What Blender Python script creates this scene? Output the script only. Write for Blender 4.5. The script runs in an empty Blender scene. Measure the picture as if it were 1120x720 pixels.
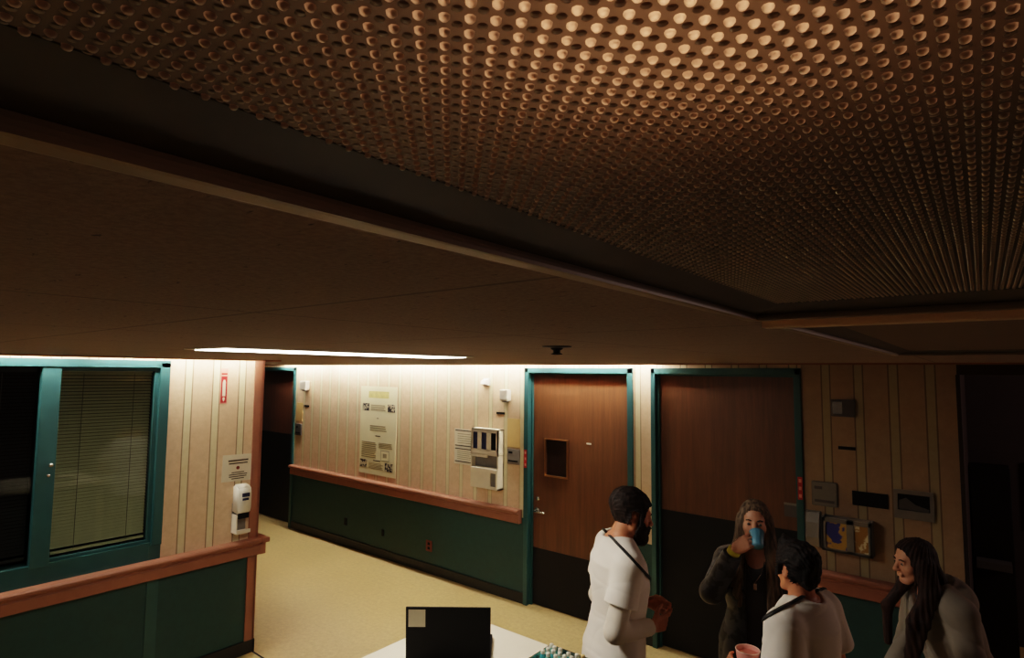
import bpy, bmesh, math, random
import numpy as np
from mathutils import Vector, Matrix
random.seed(7); rng = np.random.default_rng(7)
SC = bpy.context.scene
COL = SC.collection
PI = math.pi

# ------------------------------------------------------------------ materials
def srgb(r, g, b):
    f = lambda c: (c/12.92 if c <= .04045 else ((c+.055)/1.055)**2.4)
    return (f(r/255), f(g/255), f(b/255), 1)

class NB:
    """tiny node-tree builder"""
    def __init__(s, name):
        s.m = bpy.data.materials.new(name); s.m.use_nodes = True
        s.t = s.m.node_tree; s.t.nodes.clear()
        s.out = s.t.nodes.new('ShaderNodeOutputMaterial')
        s.tc = None
    def n(s, typ, ins=None, **kw):
        nd = s.t.nodes.new(typ)
        for k, v in kw.items(): setattr(nd, k, v)
        for k, v in (ins or {}).items(): s.put(nd.inputs[k], v)
        return nd
    def put(s, sock, v):
        if isinstance(v, bpy.types.NodeSocket): s.t.links.new(v, sock)
        else: sock.default_value = v
    def math(s, op, a, b=0.0, c=None):
        nd = s.t.nodes.new('ShaderNodeMath'); nd.operation = op
        s.put(nd.inputs[0], a); s.put(nd.inputs[1], b)
        if c is not None: s.put(nd.inputs[2], c)
        return nd.outputs[0]
    def obj(s):
        if not s.tc: s.tc = s.t.nodes.new('ShaderNodeTexCoord')
        return s.tc.outputs['Object']
    def sep(s):
        return s.n('ShaderNodeSeparateXYZ', {0: s.obj()}).outputs
    def mapped(s, scale):
        return s.n('ShaderNodeMapping', {0: s.obj(), 3: scale}).outputs[0]
    def noise(s, scale, detail=3, rough=.55, vec=None):
        return s.n('ShaderNodeTexNoise', {'Vector': vec or s.obj(), 'Scale': scale, 'Detail': detail, 'Roughness': rough}).outputs[0]
    def mix(s, f, a, b):
        nd = s.t.nodes.new('ShaderNodeMix'); nd.data_type = 'RGBA'
        s.put(nd.inputs[0], f); s.put(nd.inputs[6], a); s.put(nd.inputs[7], b)
        return nd.outputs[2]
    def ramp(s, f, lo, hi):
        nd = s.n('ShaderNodeMapRange', {0: f, 1: lo, 2: hi}); return nd.outputs[0]
    def bsdf(s, col, rough=.6, metal=0., bump=None, bstr=.2, bdist=.002, **kw):
        p = s.n('ShaderNodeBsdfPrincipled', {'Base Color': col, 'Roughness': rough, 'Metallic': metal})
        for k, v in kw.items(): s.put(p.inputs[k.replace('_', ' ')], v)
        if bump is not None:
            b = s.n('ShaderNodeBump', {'Strength': bstr, 'Distance': bdist, 'Height': bump})
            s.t.links.new(b.outputs[0], p.inputs['Normal'])
        s.t.links.new(p.outputs[0], s.out.inputs[0]); return p

def plain(name, rgb, rough=.6, metal=0., var=.12, scale=14, bstr=0., **kw):
    b = NB(name); c = srgb(*rgb)
    d = tuple(x*(1-var) for x in c[:3])+(1,)
    nz = b.noise(scale)
    b.bsdf(b.mix(b.ramp(nz, .35, .65), d, c), rough, metal, bump=nz if bstr else None, bstr=bstr, **kw)
    return b.m

def emit(name, rgb, strength):
    b = NB(name)
    e = b.n('ShaderNodeEmission', {0: srgb(*rgb), 1: strength})
    b.t.links.new(e.outputs[0], b.out.inputs[0]); return b.m

def wallpaper(name, axis, centre, pitch, width=.054, linek=.75, tone=1.):
    b = NB(name); xyz = b.sep(); x = xyz[axis]; z = xyz[2]
    t = b.math('DIVIDE', b.math('SUBTRACT', x, centre), pitch)
    fr = b.math('SUBTRACT', b.math('FRACT', b.math('ADD', t, 100.5)), .5)
    d = b.math('MULTIPLY', b.math('ABSOLUTE', fr), pitch)
    stripe = b.math('LESS_THAN', d, width/2)
    line = b.math('LESS_THAN', b.math('ABSOLUTE', b.math('SUBTRACT', d, width/2)), .0045)
    nz = b.noise(22, 5, .7); nb = b.noise(2.2, 3)
    base = b.mix(b.ramp(nz, .3, .7), srgb(210, 180, 146), srgb(228, 198, 164))
    base = b.mix(b.math('MULTIPLY', b.ramp(nb, .4, .75), .35), base, srgb(192, 156, 120))
    cream = b.mix(b.ramp(nz, .3, .7), srgb(212, 198, 156), srgb(222, 210, 172))
    c = b.mix(stripe, base, cream)
    c = b.mix(b.math('MULTIPLY', line, linek), c, srgb(112, 88, 58))
    c = b.mix(1-tone, c, srgb(70, 48, 36))  # a lower tone mixes painted shade into the paper colour
    green = b.mix(b.ramp(nz, .3, .7), srgb(26, 62, 63), srgb(31, 70, 70))
    c = b.mix(b.math('LESS_THAN', z, .82), c, green)
    b.bsdf(c, .62, bump=nz, bstr=.08)
    return b.m

def wood(name, c1, c2, rough=.42):
    b = NB(name)
    g = b.noise(3.2, 6, .62, b.mapped((9, 9, .55)))
    f = b.noise(9, 4, .6, b.mapped((34, 34, 1.2)))
    k = b.noise(1.8, 2)
    c = b.mix(b.ramp(g, .3, .7), srgb(*c1), srgb(*c2))
    c = b.mix(b.math('MULTIPLY', b.ramp(f, .45, .8), .35), c, srgb(*[int(v*.6) for v in c1]))
    c = b.mix(b.math('MULTIPLY', b.ramp(k, .4, .7), .3), c, srgb(*[int(v*.75) for v in c1]))
    b.bsdf(c, rough, bump=f, bstr=.05)
    return b.m

M = {}
M['teal'] = plain('teal_paint', (42, 84, 86), .38, var=.15, scale=6)
M['wainscot'] = plain('green_wainscot', (26, 62, 63), .55, scale=5)
M['terracotta'] = plain('terracotta_vinyl', (150, 99, 79), .42, var=.12, scale=8)
M['base'] = plain('black_cove_base', (24, 26, 26), .5)
M['wood'] = wood('door_veneer', (84, 52, 30), (110, 70, 42))
M['wood_dark'] = wood('dark_door_veneer', (70, 42, 30), (90, 56, 40))
M['kick'] = plain('black_kick_plate', (17, 14, 14), .6, Specular_IOR_Level=.25)
M['black'] = plain('black_plastic', (12, 10, 11), .65, Specular_IOR_Level=.2)
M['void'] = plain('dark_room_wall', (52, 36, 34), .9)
M['white_pl'] = plain('white_plastic', (226, 220, 204), .4, var=.05)
M['cream_pl'] = plain('cream_plastic', (242, 230, 204), .45, var=.06)
M['grey_pl'] = plain('grey_plastic', (128, 122, 116), .45)
M['greyd_pl'] = plain('dark_grey_plastic', (84, 78, 76), .5)
M['paper'] = plain('white_paper', (226, 216, 190), .8, var=.06)
M['paper_y'] = plain('cream_poster_paper', (234, 226, 186), .55, var=.07, scale=4)
M['tan_plate'] = plain('tan_blank_plate', (214, 182, 122), .5, var=.06)
M['ink'] = plain('printed_ink', (74, 66, 58), .8)
M['ink_soft'] = plain('faded_ink', (158, 146, 116), .8)
M['yellow_wash'] = plain('yellow_print', (216, 202, 128), .7, scale=20, var=.2)
M['red'] = plain('red_sign_print', (178, 32, 32), .5)
M['pink_edge'] = plain('pink_sign_edge', (226, 150, 130), .5)
M['dkglass'] = plain('dark_brown_glass', (34, 22, 18), .2)
M['chrome'] = plain('brushed_steel', (200, 196, 188), .25, 1., var=.06)
M['brass'] = plain('dull_brass', (190, 146, 104), .35, 1., var=.1)
M['navy'] = plain('dark_blue_box', (44, 50, 96), .5, scale=40, var=.5)
M['counter'] = plain('cream_laminate', (232, 222, 202), .35, var=.03)
M['trimbrown'] = plain('brown_valance', (150, 96, 62), .55)
M['slot_white'] = plain('white_slot_paint', (235, 230, 215), .7, var=.03)
M['frame_metal'] = plain('painted_light_frame', (78, 66, 58), .5, var=.1, scale=30)
M['panel_flat'] = plain('plain_light_panel', (120, 98, 78), .6, var=.05)
M['lip'] = plain('light_frame_lip', (150, 128, 104), .4, var=.06)
M['tbar'] = plain('ceiling_grid_metal', (244, 216, 184), .3, var=.08)
M['spr'] = plain('dark_sprinkler_metal', (40, 30, 30), .4, .6)

def two_print(name, c1, c2, scale=30):
    b = NB(name); nz = b.noise(scale, 2)
    b.bsdf(b.mix(b.ramp(nz, .47, .53), srgb(*c1), srgb(*c2)), .5); return b.m
M['photo'] = two_print('poster_photo_print', (26, 24, 34), (190, 178, 150), 26)
M['gbox_a'] = two_print('blue_yellow_glove_box', (58, 60, 140), (186, 150, 70), 14)
M['gbox_b'] = two_print('amber_white_glove_box', (170, 126, 60), (226, 214, 180), 18)

# floor
b = NB('vinyl_floor_tile'); xyz = b.sep()
nz = b.noise(26, 5, .7); nl = b.noise(1.3, 3)
c = b.mix(b.ramp(nz, .3, .7), srgb(176, 150, 98), srgb(206, 180, 126))
c = b.mix(b.math('MULTIPLY', b.ramp(nl, .35, .7), .3), c, srgb(168, 140, 88))
def grout(v):
    f = b.math('ABSOLUTE', b.math('SUBTRACT', b.math('FRACT', b.math('ADD', b.math('DIVIDE', v, .305), 100)), .5))
    return b.math('GREATER_THAN', f, .4955)
ln = b.math('MAXIMUM', grout(xyz[0]), grout(xyz[1]))
c = b.mix(b.math('MULTIPLY', ln, .22), c, srgb(110, 90, 60))
b.bsdf(c, b.ramp(nz, -.6, 2.2), bump=nz, bstr=.03)
M['floor'] = b.m
# ceiling tile
b = NB('fissured_ceiling_tile'); xyz = b.sep()
v = b.mapped((1, 2.6, 1))
fi = b.noise(38, 3, .6, v); fine = b.noise(180, 2)
c = b.mix(b.ramp(fine, .3, .7), srgb(128, 108, 96), srgb(146, 126, 114))
c = b.mix(b.ramp(fi, .66, .72), c, srgb(70, 54, 44))
def seam(v_, p, o):
    f = b.math('ABSOLUTE', b.math('SUBTRACT', b.math('FRACT', b.math('ADD', b.math('DIVIDE', b.math('SUBTRACT', v_, o), p), 100.5)), .5))
    return b.math('LESS_THAN', f, .0035/p)
sm = b.math('MAXIMUM', seam(xyz[0], .61, -.83), seam(xyz[1], .61, .42))
c = b.mix(b.math('MULTIPLY', sm, .6), c, srgb(70, 54, 44))
b.bsdf(c, .9, bump=b.math('SUBTRACT', fine, b.ramp(fi, .64, .72)), bstr=.35)
M['ceil'] = b.m
# prismatic panel: translucent acrylic
def acrylic(name, tr, df, mixf, rough=.3, gw=.4):
    b = NB(name)
    d = b.n('ShaderNodeBsdfDiffuse', {0: srgb(*df)})
    t = b.n('ShaderNodeBsdfTranslucent', {0: srgb(*tr)})
    m1 = b.n('ShaderNodeMixShader', {0: mixf, 1: d.outputs[0], 2: t.outputs[0]})
    g = b.n('ShaderNodeBsdfGlossy', {0: (.9, .85, .8, 1), 1: rough})
    fr = b.n('ShaderNodeFresnel', {0: 1.45})
    m2 = b.n('ShaderNodeMixShader', {0: b.math('MULTIPLY', fr.outputs[0], gw), 1: m1.outputs[0], 2: g.outputs[0]})
    b.t.links.new(m2.outputs[0], b.out.inputs[0]); return b.m
M['acr_bump'] = acrylic('acrylic_prism_tip', (255, 228, 204), (150, 130, 110), .5, .4)
M['acr_mid'] = acrylic('acrylic_prism_recess', (150, 128, 104), (120, 104, 88), .4, .4, .25)
M['acr_flat'] = acrylic('acrylic_prism_valley', (112, 96, 80), (82, 70, 60), .32, .5, .12)
# glass
b = NB('window_glass')
tr = b.n('ShaderNodeBsdfTransparent', {0: (.86, .90, .84, 1)})
gl = b.n('ShaderNodeBsdfGlossy', {0: (.9, .95, .9, 1), 1: .03})
fr = b.n('ShaderNodeFresnel', {0: 1.5})
mx = b.n('ShaderNodeMixShader', {0: fr.outputs[0], 1: tr.outputs[0], 2: gl.outputs[0]})
b.t.links.new(mx.outputs[0], b.out.inputs[0]); M['glass'] = b.m
M['slat'] = plain('olive_blind_slat', (214, 212, 180), .5, var=.06)
M['slat_dk'] = plain('dark_blind_slat', (52, 46, 44), .5, var=.1)
M['lens'] = emit('lit_lens', (255, 246, 228), 14.0)
M['tube'] = emit('lit_tube', (255, 247, 234), 170.0)
M['tube_w'] = emit('lit_tube_window', (255, 247, 234), 100.0)
M['dot_glow'] = emit('hidden_dot_glow', (255, 200, 160), 27.0)  # glow for the hidden lamp added above the prismatic panel

# ------------------------------------------------------------------ mesh helpers
def obj(name, bm, mat, parent=None, smooth=False):
    me = bpy.data.meshes.new(name)
    bmesh.ops.recalc_face_normals(bm, faces=bm.faces)
    if smooth:
        for f in bm.faces: f.smooth = True
    bm.to_mesh(me); bm.free()
    for m in (mat if isinstance(mat, list) else [mat]): me.materials.append(m)
    o = bpy.data.objects.new(name, me); COL.objects.link(o)
    if parent: o.parent = parent
    return o
def tag(o, label, cat, group=None):
    o['label'] = label; o['category'] = cat
    if group: o['group'] = group
    return o
def struct(o):
    o['kind'] = 'structure'; return o
def thing(name, label, cat, group=None, loc=(0, 0, 0), rz=0):
    o = bpy.data.objects.new(name, None); COL.objects.link(o)
    o.location = loc; o.rotation_euler = (0, 0, rz); o.empty_display_size = .05
    return tag(o, label, cat, group)
def box(bm, x0, x1, y0, y1, z0, z1, bev=0, mi=0):
    g = bmesh.ops.create_cube(bm, size=1)
    for v in g['verts']:
        v.co = Vector(((x0+x1)/2+v.co.x*(x1-x0), (y0+y1)/2+v.co.y*(y1-y0), (z0+z1)/2+v.co.z*(z1-z0)))
    fs = set(f for v in g['verts'] for f in v.link_faces)
    for f in fs: f.material_index = mi
    if bev:
        es = list(set(e for f in fs for e in f.edges))
        bmesh.ops.bevel(bm, geom=es, offset=bev, segments=2, affect='EDGES', profile=.7)
    return bm
def B(*a, **k): return box(bmesh.new(), *a, **k)
def cyl(bm, p, q, r1, r2=None, n=16, caps=True):
    p = Vector(p); q = Vector(q); d = q-p
    m = Matrix.Translation((p+q)/2) @ d.to_track_quat('Z', 'Y').to_matrix().to_4x4()
    bmesh.ops.create_cone(bm, cap_ends=caps, segments=n, radius1=r1, radius2=r1 if r2 is None else r2, depth=d.length, matrix=m)
    return bm
def sphere(bm, c, r, n=12, sc=(1, 1, 1)):
    m = Matrix.Translation(c) @ Matrix.Diagonal((*sc, 1))
    bmesh.ops.create_uvsphere(bm, u_segments=n, v_segments=max(6, n//2+2), radius=r, matrix=m); return bm
def lathe(bm, prof, c=(0, 0, 0), n=24):
    rings = []
    for r, z in prof:
        rings.append([bm.verts.new((c[0]+r*math.cos(2*PI*i/n), c[1]+r*math.sin(2*PI*i/n), c[2]+z)) for i in range(n)])
    for a, bq in zip(rings, rings[1:]):
        for i in range(n): bm.faces.new((a[i], a[(i+1) % n], bq[(i+1) % n], bq[i]))
    bm.faces.new(rings[0][::-1]); bm.faces.new(rings[-1]); return bm
def prism(bm, pts, axis, a, c):
    """extrude 2-D polygon along axis ('x','y') between a and c; pts in the other two coords"""
    def P(u, v, w): return (w, u, v) if axis == 'x' else (u, w, v) if axis == 'y' else (u, v, w)
    A = [bm.verts.new(P(u, v, a)) for u, v in pts]; C = [bm.verts.new(P(u, v, c)) for u, v in pts]
    n = len(pts); bm.faces.new(A); bm.faces.new(C[::-1])
    for i in range(n): bm.faces.new((A[i], C[i], C[(i+1) % n], A[(i+1) % n]))
    return bm
def tube(bm, pts, r, n=8):
    pts = [Vector(p) for p in pts]; prev = None
    for i, p in enumerate(pts):
        d = (pts[min(i+1, len(pts)-1)]-pts[max(i-1, 0)]).normalized()
        up = Vector((0, 0, 1)) if abs(d.z) < .9 else Vector((1, 0, 0))
        s = d.cross(up).normalized(); t = s.cross(d)
        ring = [bm.verts.new(p+r*(math.cos(2*PI*k/n)*s+math.sin(2*PI*k/n)*t)) for k in range(n)]
        if prev:
            for k in range(n): bm.faces.new((prev[k], prev[(k+1) % n], ring[(k+1) % n], ring[k]))
        else: bm.faces.new(ring[::-1])
        prev = ring
    bm.faces.new(prev); return bm

# ------------------------------------------------------------------ camera (1120x720, 86 degree lens near the ceiling)
H = 2.25
Rm = ((0.7767, 0.0403, 0.6286), (0.6297, -0.0641, -0.7742), (0.0091, 0.9971, -0.0752))
cam = bpy.data.cameras.new('camera'); co = bpy.data.objects.new('camera', cam); COL.objects.link(co)
q = Matrix(Rm).to_quaternion(); q.normalize()
co.matrix_world = Matrix.Translation((0, 0, H)) @ q.to_matrix().to_4x4()
cam.sensor_width = 36; cam.lens = 36*632.97/1120; cam.clip_start = .01
SC.camera = co

# ------------------------------------------------------------------ room shell
D = 4.615; F = -4.648; CEIL = 2.335; TOP = 2.5
WB1 = wallpaper('wallpaper_back_left', 0, -3.816, .2085, .05, .4)
WB2 = wallpaper('wallpaper_between_doors', 0, -2.335, .2085)
WB3 = wallpaper('wallpaper_back_right_shaded', 0, -.265, .2017, tone=.5)  # shade on the right-hand wall is put into its colour
WL = wallpaper('wallpaper_window_wall', 1, 2.072, .2035)

struct(obj('floor', B(-10, 3.5, -3, 7.2, -.1, 0), M['floor']))
bm = bmesh.new()
SY = D-.15; SX = F+.15
# ceiling: main field around the fixture hole, slots along both lit walls left open
box(bm, SX, -.215, -3, 2.443, CEIL, CEIL+.03)
box(bm, -8.9, -.215, 2.443, SY, CEIL, CEIL+.03)
box(bm, .445, 3.5, -3, SY, CEIL, CEIL+.03)
box(bm, -.215, .445, -3, -.625, CEIL, CEIL+.03)
box(bm, -.215, .445, 2.165, SY, CEIL, CEIL+.03)
struct(obj('ceiling', bm, M['ceil']))
# slot soffits
bm = B(-10, 3.5, SY, D+.12, TOP-.02, TOP+.02); box(bm, F-.1, SX, -3, 2.6, TOP-.02, TOP+.02)
struct(obj('ceiling', bm, M['slot_white']))
# valance boards
struct(obj('trim_1', B(-8.9, 3.5, SY-.012, SY, CEIL-.012, TOP), M['trimbrown']))
struct(obj('trim_2', B(SX, SX+.012, -3, 2.5, CEIL-.012, TOP), M['trimbrown']))
struct(obj('trim_3', B(F-.12, SX+.012, 2.5, 2.512, CEIL-.012, TOP), M['trimbrown']))

T = .14
struct(obj('wall_back', B(-7.80, -3.566, D, D+T, 0, TOP), WB1))
bm = B(-2.375, -2.205, D, D+T, 0, TOP)
box(bm, -3.566, -2.375, D, D+T, 2.298, TOP); box(bm, -2.205, -1.03, D, D+T, 2.298, TOP)
struct(obj('wall_back', bm, WB2))
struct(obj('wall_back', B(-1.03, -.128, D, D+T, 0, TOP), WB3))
bm = B(-10, -9.05, D, D+T, 0, TOP); box(bm, -9.05, -7.80, D, D+T, 2.298, TOP)
struct(obj('wall_back', bm, WB1))
# window wall, opening y -.5 .. 1.66, z 1.0 .. 2.26
bm = B(F-T, F, 1.73, 2.443, 0, TOP)
box(bm, F-T, F, -3, -.62, 0, TOP); box(bm, F-T, F, -.62, 1.73, 2.31, TOP); box(bm, F-T, F, -.62, 1.73, 0, .99)
struct(obj('wall_left', bm, WL))
# corridor end wall and return wall behind the window wall
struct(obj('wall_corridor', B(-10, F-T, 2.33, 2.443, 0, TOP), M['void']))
# office behind the window
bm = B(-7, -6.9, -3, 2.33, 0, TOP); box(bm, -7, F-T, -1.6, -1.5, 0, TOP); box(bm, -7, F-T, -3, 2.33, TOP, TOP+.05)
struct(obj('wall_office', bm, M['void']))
# dark side room on the right
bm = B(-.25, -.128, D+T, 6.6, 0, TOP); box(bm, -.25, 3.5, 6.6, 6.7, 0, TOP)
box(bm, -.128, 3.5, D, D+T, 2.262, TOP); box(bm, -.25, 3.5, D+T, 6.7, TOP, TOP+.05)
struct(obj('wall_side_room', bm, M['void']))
# wall end jamb
struct(obj('trim_4', B(-.134, -.112, D-.012, D+T, 0, 2.262), M['void']))
# corner guard terracotta
bm = B(F-.002, F+.012, 2.375, 2.445, .1, TOP); box(bm, F-T, F+.012, 2.437, 2.452, .1, TOP)
struct(obj('trim_5', bm, M['terracotta']))
struct(obj('trim_6', B(F, -1, 2.44, 2.456, 0, .0015), M['black']))
# baseboards
struct(obj('baseboard_back', B(-7.80, -3.57, D-.012, D, 0, .1), M['base']))
struct(obj('baseboard_back', B(-1.03, -.135, D-.012, D, 0, .1), M['base']))
struct(obj('baseboard_back', B(-2.373, -2.207, D-.012, D, 0, .1), M['base']))
bm = B(F, F+.014, -3, 2.456, 0, .1); box(bm, F-T, F+.014, 2.443, 2.458, 0, .1)
struct(obj('baseboard_left', bm, M['base']))

# ---- handrails
def rail_profile(o, s):  # o = wall coord, s = outward sign
    return [(o+s*u, z) for u, z in ((0, .765), (.046, .765), (.054, .772), (.054, .835), (.048, .842), (.048, .852),
            (.058, .858), (.072, .862), (.082, .872), (.082, .886), (.074, .896), (.05, .899), (0, .899))]
def handrail(name, label, axis, o, s, a, c, corner=False):
    t = thing(name, label, 'handrail')
    P = rail_profile(o, s)
    bm = bmesh.new(); prism(bm, [P[0], P[1], P[2], P[3], P[4], P[5], (o, .852)], axis, a, c)
    if corner: box(bm, o-.1, o+.054, c, c+.05, .765, .852, .008)
    obj('bumper_board', bm, M['terracotta'], t)
    bm = bmesh.new(); prism(bm, [(o, .852)]+P[5:], axis, a, c)
    if corner: box(bm, o-.1, o+.082, c, c+.07, .857, .898, .014)
    obj('grip_rail', bm, M['terracotta'], t)
    return t
handrail('handrail', 'terracotta handrail along the green wainscot under the poster', 'y' if False else 'x', D, -1, -7.80, -3.60)
handrail('handrail', 'terracotta handrail under the teal framed window, wrapping the wall corner', 'y', F, 1, -2.9, 2.452, True)
handrail('handrail', 'short dim terracotta handrail under the wall-mounted glove box holder', 'x', D, -1, -.99, -.14)

# ------------------------------------------------------------------ doors
def doorframe(root, x0, x1, xo0, xo1):
    for n, (a, c) in (('jamb', (xo0, x0)), ('jamb', (x1, xo1))):
        bm = B(a, c, D-.022, D+T, 0, 2.30, .004); obj(n, bm, M['teal'], root)
    obj('head', B(xo0, xo1, D-.022, D+T, 2.25, 2.30, .004), M['teal'], root)
    bm = bmesh.new()
    box(bm, x0, x0+.016, D+.03, D+.055, 0, 2.25); box(bm, x1-.016, x1, D+.03, D+.055, 0, 2.25); box(bm, x0, x1, D+.03, D+.055, 2.234, 2.25)
    obj('stop', bm, M['teal'], root)
def door_root(n):
    o = bpy.data.objects.new(n, None); COL.objects.link(o); struct(o); return o
def lever(parent, x, z, y, s):
    bm = bmesh.new(); cyl(bm, (x, y, z), (x, y-.012, z), .028, .026, 20); cyl(bm, (x, y-.01, z), (x, y-.055, z), .011)
    tube(bm, [(x, y-.05, z), (x+s*.04, y-.056, z), (x+s*.09, y-.052, z-.004), (x+s*.115, y-.046, z-.006)], .009)
    obj('lever_handle', bm, M['chrome'], parent, True)
SL = D+.055
d1 = door_root('door_1'); doorframe(d1, -3.515, -2.427, -3.566, -2.375)
bm = bmesh.new(); x0, x1, z0, z1 = -3.345, -3.10, 1.26, 1.60
box(bm, -3.512, x0, SL, SL+.045, .008, 2.247); box(bm, x1, -2.430, SL, SL+.045, .008, 2.247)
box(bm, x0, x1, SL, SL+.045, .008, z0); box(bm, x0, x1, SL, SL+.045, z1, 2.247)
slab = obj('door_slab', bm, M['wood'], d1)
obj('kick_plate', B(-3.508, -2.434, SL-.004, SL, .012, .547), M['kick'], slab)
bm = bmesh.new()
box(bm, x0-.012, x1+.012, SL-.016, SL, z1, z1+.014, .003); box(bm, x0-.012, x1+.012, SL-.016, SL, z0-.014, z0, .003)
box(bm, x0-.012, x0, SL-.016, SL, z0, z1); box(bm, x1, x1+.012, SL-.016, SL, z0, z1)
vf = obj('vision_frame', bm, M['brass'], slab)
obj('vision_glass', B(x0, x1, SL+.012, SL+.018, z0, z1), M['dkglass'], vf)
lever(slab, -3.445, .905, SL, 1)
bm = bmesh.new(); cyl(bm, (-3.44, SL, 1.02), (-3.44, SL-.01, 1.02), .022, .02); obj('lock_cylinder', bm, M['chrome'], slab, True)
bm = B(-2.885, -2.835, SL-.005, SL, 1.592, 1.606, .002); obj('number_tab', bm, M['white_pl'], slab)
d2 = door_root('door_2'); doorframe(d2, -2.164, -1.074, -2.205, -1.03)
slab = obj('door_slab', B(-2.161, -1.077, SL, SL+.045, .008, 2.247), M['wood'], d2)
obj('kick_plate', B(-2.155, -1.083, SL-.004, SL, .012, 1.115), M['kick'], slab)
d3 = door_root('door_3'); doorframe(d3, -9.0, -7.845, -9.05, -7.795)
slab = obj('door_slab', B(-8.997, -7.848, SL+.06, SL+.1, .008, 2.247), M['wood_dark'], d3)
obj('kick_plate', B(-8.99, -7.855, SL+.056, SL+.06, .012, 1.3), M['kick'], slab)

# ------------------------------------------------------------------ window unit in the left wall
wn = door_root('window_1')
J = F+.022
bm = B(F-T, J, 1.665, 1.73, 1.0, 2.30, .004); box(bm, F-.002, F+.006, 1.655, 1.73, .1, 1.0)
obj('jamb', bm, M['teal'], wn)
obj('jamb', B(F-T, J, -.62, -.56, 1.0, 2.30, .004), M['teal'], wn)
obj('head', B(F-T, J, -.62, 1.73, 2.262, 2.315, .004), M['teal'], wn)
bm = B(F-T, F+.004, -.56, 1.665, .80, 1.02); box(bm, F-.035, F-.012, 1.085, 1.665, 1.02, 1.042, .004)
obj('sill_panel', bm, M['teal'], wn)
sash = obj('mullion', B(F-.05, F+.012, .985, 1.085, 1.0, 2.262, .006), M['teal'], wn)
bm = bmesh.new(); cyl(bm, (F+.012, 1.06, 1.635), (F+.026, 1.06, 1.635), .013, .011, 14); obj('latch_button', bm, M['chrome'], sash, True)
bm = bmesh.new(); cyl(bm, (F+.012, 1.05, 1.572), (F+.022, 1.05, 1.572), .009, .008, 14); obj('latch_button', bm, M['chrome'], sash, True)
bm = B(F-.05, F-.01, 1.64, 1.665, 1.02, 2.262); box(bm, F-.05, F-.01, 1.085, 1.64, 2.235, 2.262)
obj('sash_rail', bm, M['teal'], wn)
def sheet(y0, y1, z0, z1):
    bm = bmesh.new(); bm.faces.new([bm.verts.new((F-.034, y, z)) for y, z in ((y0, z0), (y1, z0), (y1, z1), (y0, z1))]); return bm
obj('pane', sheet(1.085, 1.64, 1.042, 2.235), M['glass'], wn)
obj('pane', sheet(-.56, .985, 1.02, 2.262), M['glass'], wn)
def blind(y0, y1, z0, mat, tilt, label, cords):
    t = thing('window_blind', label, 'blind')
    X = F-.062
    bm = B(X-.02, X+.02, y0, y1, 2.225, 2.258, .003); obj('headrail', bm, mat, t)
    bm = bmesh.new(); n = int((2.22-z0)/.0215)
    for i in range(n):
        z = 2.215-i*.0215
        dx, dz = .012*math.cos(tilt), .012*math.sin(tilt)
        q4 = [bm.verts.new(p) for p in ((X-dx, y0, z+dz), (X+dx, y0, z-dz), (X+dx, y1, z-dz), (X-dx, y1, z+dz))]
        bm.faces.new(q4)
    obj('slats', bm, mat, t)
    bm = B(X-.012, X+.012, y0, y1, z0-.016, z0, .002); obj('bottom_rail', bm, mat, t)
    for y in cords:
        bm = bmesh.new(); cyl(bm, (X+.02, y, z0), (X+.02, y, 2.22), .0016, n=6); obj('lift_cord', bm, M['grey_pl'], t)
blind(1.10, 1.635, 1.07, M['slat'], .80, 'closed olive grey venetian blind behind the right-hand pane of the teal window', (1.22, 1.52))
blind(-.53, .97, 1.07, M['slat_dk'], .75, 'dark venetian blind behind the left-hand pane of the teal window', (.1, .80))

# ------------------------------------------------------------------ ceiling lights
def lightframe(root, x0, x1, y0, y1, w):
    zi, zo = H+.077, H+.0655
    A = [(x0, y0), (x1, y0), (x1, y1), (x0, y1)]; s = .0
    O = [(x0-w, y0-w), (x1+w, y0-w), (x1+w, y1+w), (x0-w, y1+w)]
    R1 = [(x0-w+.012, y0-w+.012), (x1+w-.012, y0-w+.012), (x1+w-.012, y1+w-.012), (x0-w+.012, y1+w-.012)]
    bm = bmesh.new()
    rings = [[bm.verts.new((x, y, z)) for x, y in P] for P, z in ((A, zi+.02), (A, zi), (R1, zo+.004), ([(x0-w+.007, y0-w+.007), (x1+w-.007, y0-w+.007), (x1+w-.007, y1+w-.007), (x0-w+.007, y1+w-.007)], zo), ([(x0-w+.001, y0-w+.001), (x1+w-.001, y0-w+.001), (x1+w-.001, y1+w-.001), (x0-w+.001, y1+w-.001)], zo+.001), (O, zo+.004), (O, CEIL+.02))]
    for a, c in zip(rings, rings[1:]):
        for i in range(4): bm.faces.new((a[i], a[(i+1) % 4], c[(i+1) % 4], c[i]))
    fr_ = obj('door_frame', bm, M['frame_metal'], root)
    bm = bmesh.new(); e = w-.013
    for a in ((x0-w, x1+w, y0-w, y0-e), (x0-w, x1+w, y1+e, y1+w), (x0-w, x0-e, y0-e, y1+e), (x1+e, x1+w, y0-e, y1+e)): box(bm, *a, zo-.003, zo+.004, .0025)
    obj('lip', bm, M['lip'], fr_); return fr_
def housing(root, x0, x1, y0, y1):
    bm = bmesh.new(); z0, z1 = CEIL+.005, 2.48
    P = [(x0, y0), (x1, y0), (x1, y1), (x0, y1)]
    a = [bm.verts.new((x, y, z0)) for x, y in P]; c = [bm.verts.new((x, y, z1)) for x, y in P]
    for i in range(4): bm.faces.new((a[i], a[(i+1) % 4], c[(i+1) % 4], c[i]))
    bm.faces.new(c); obj('housing', bm, M['greyd_pl'], root)
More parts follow.
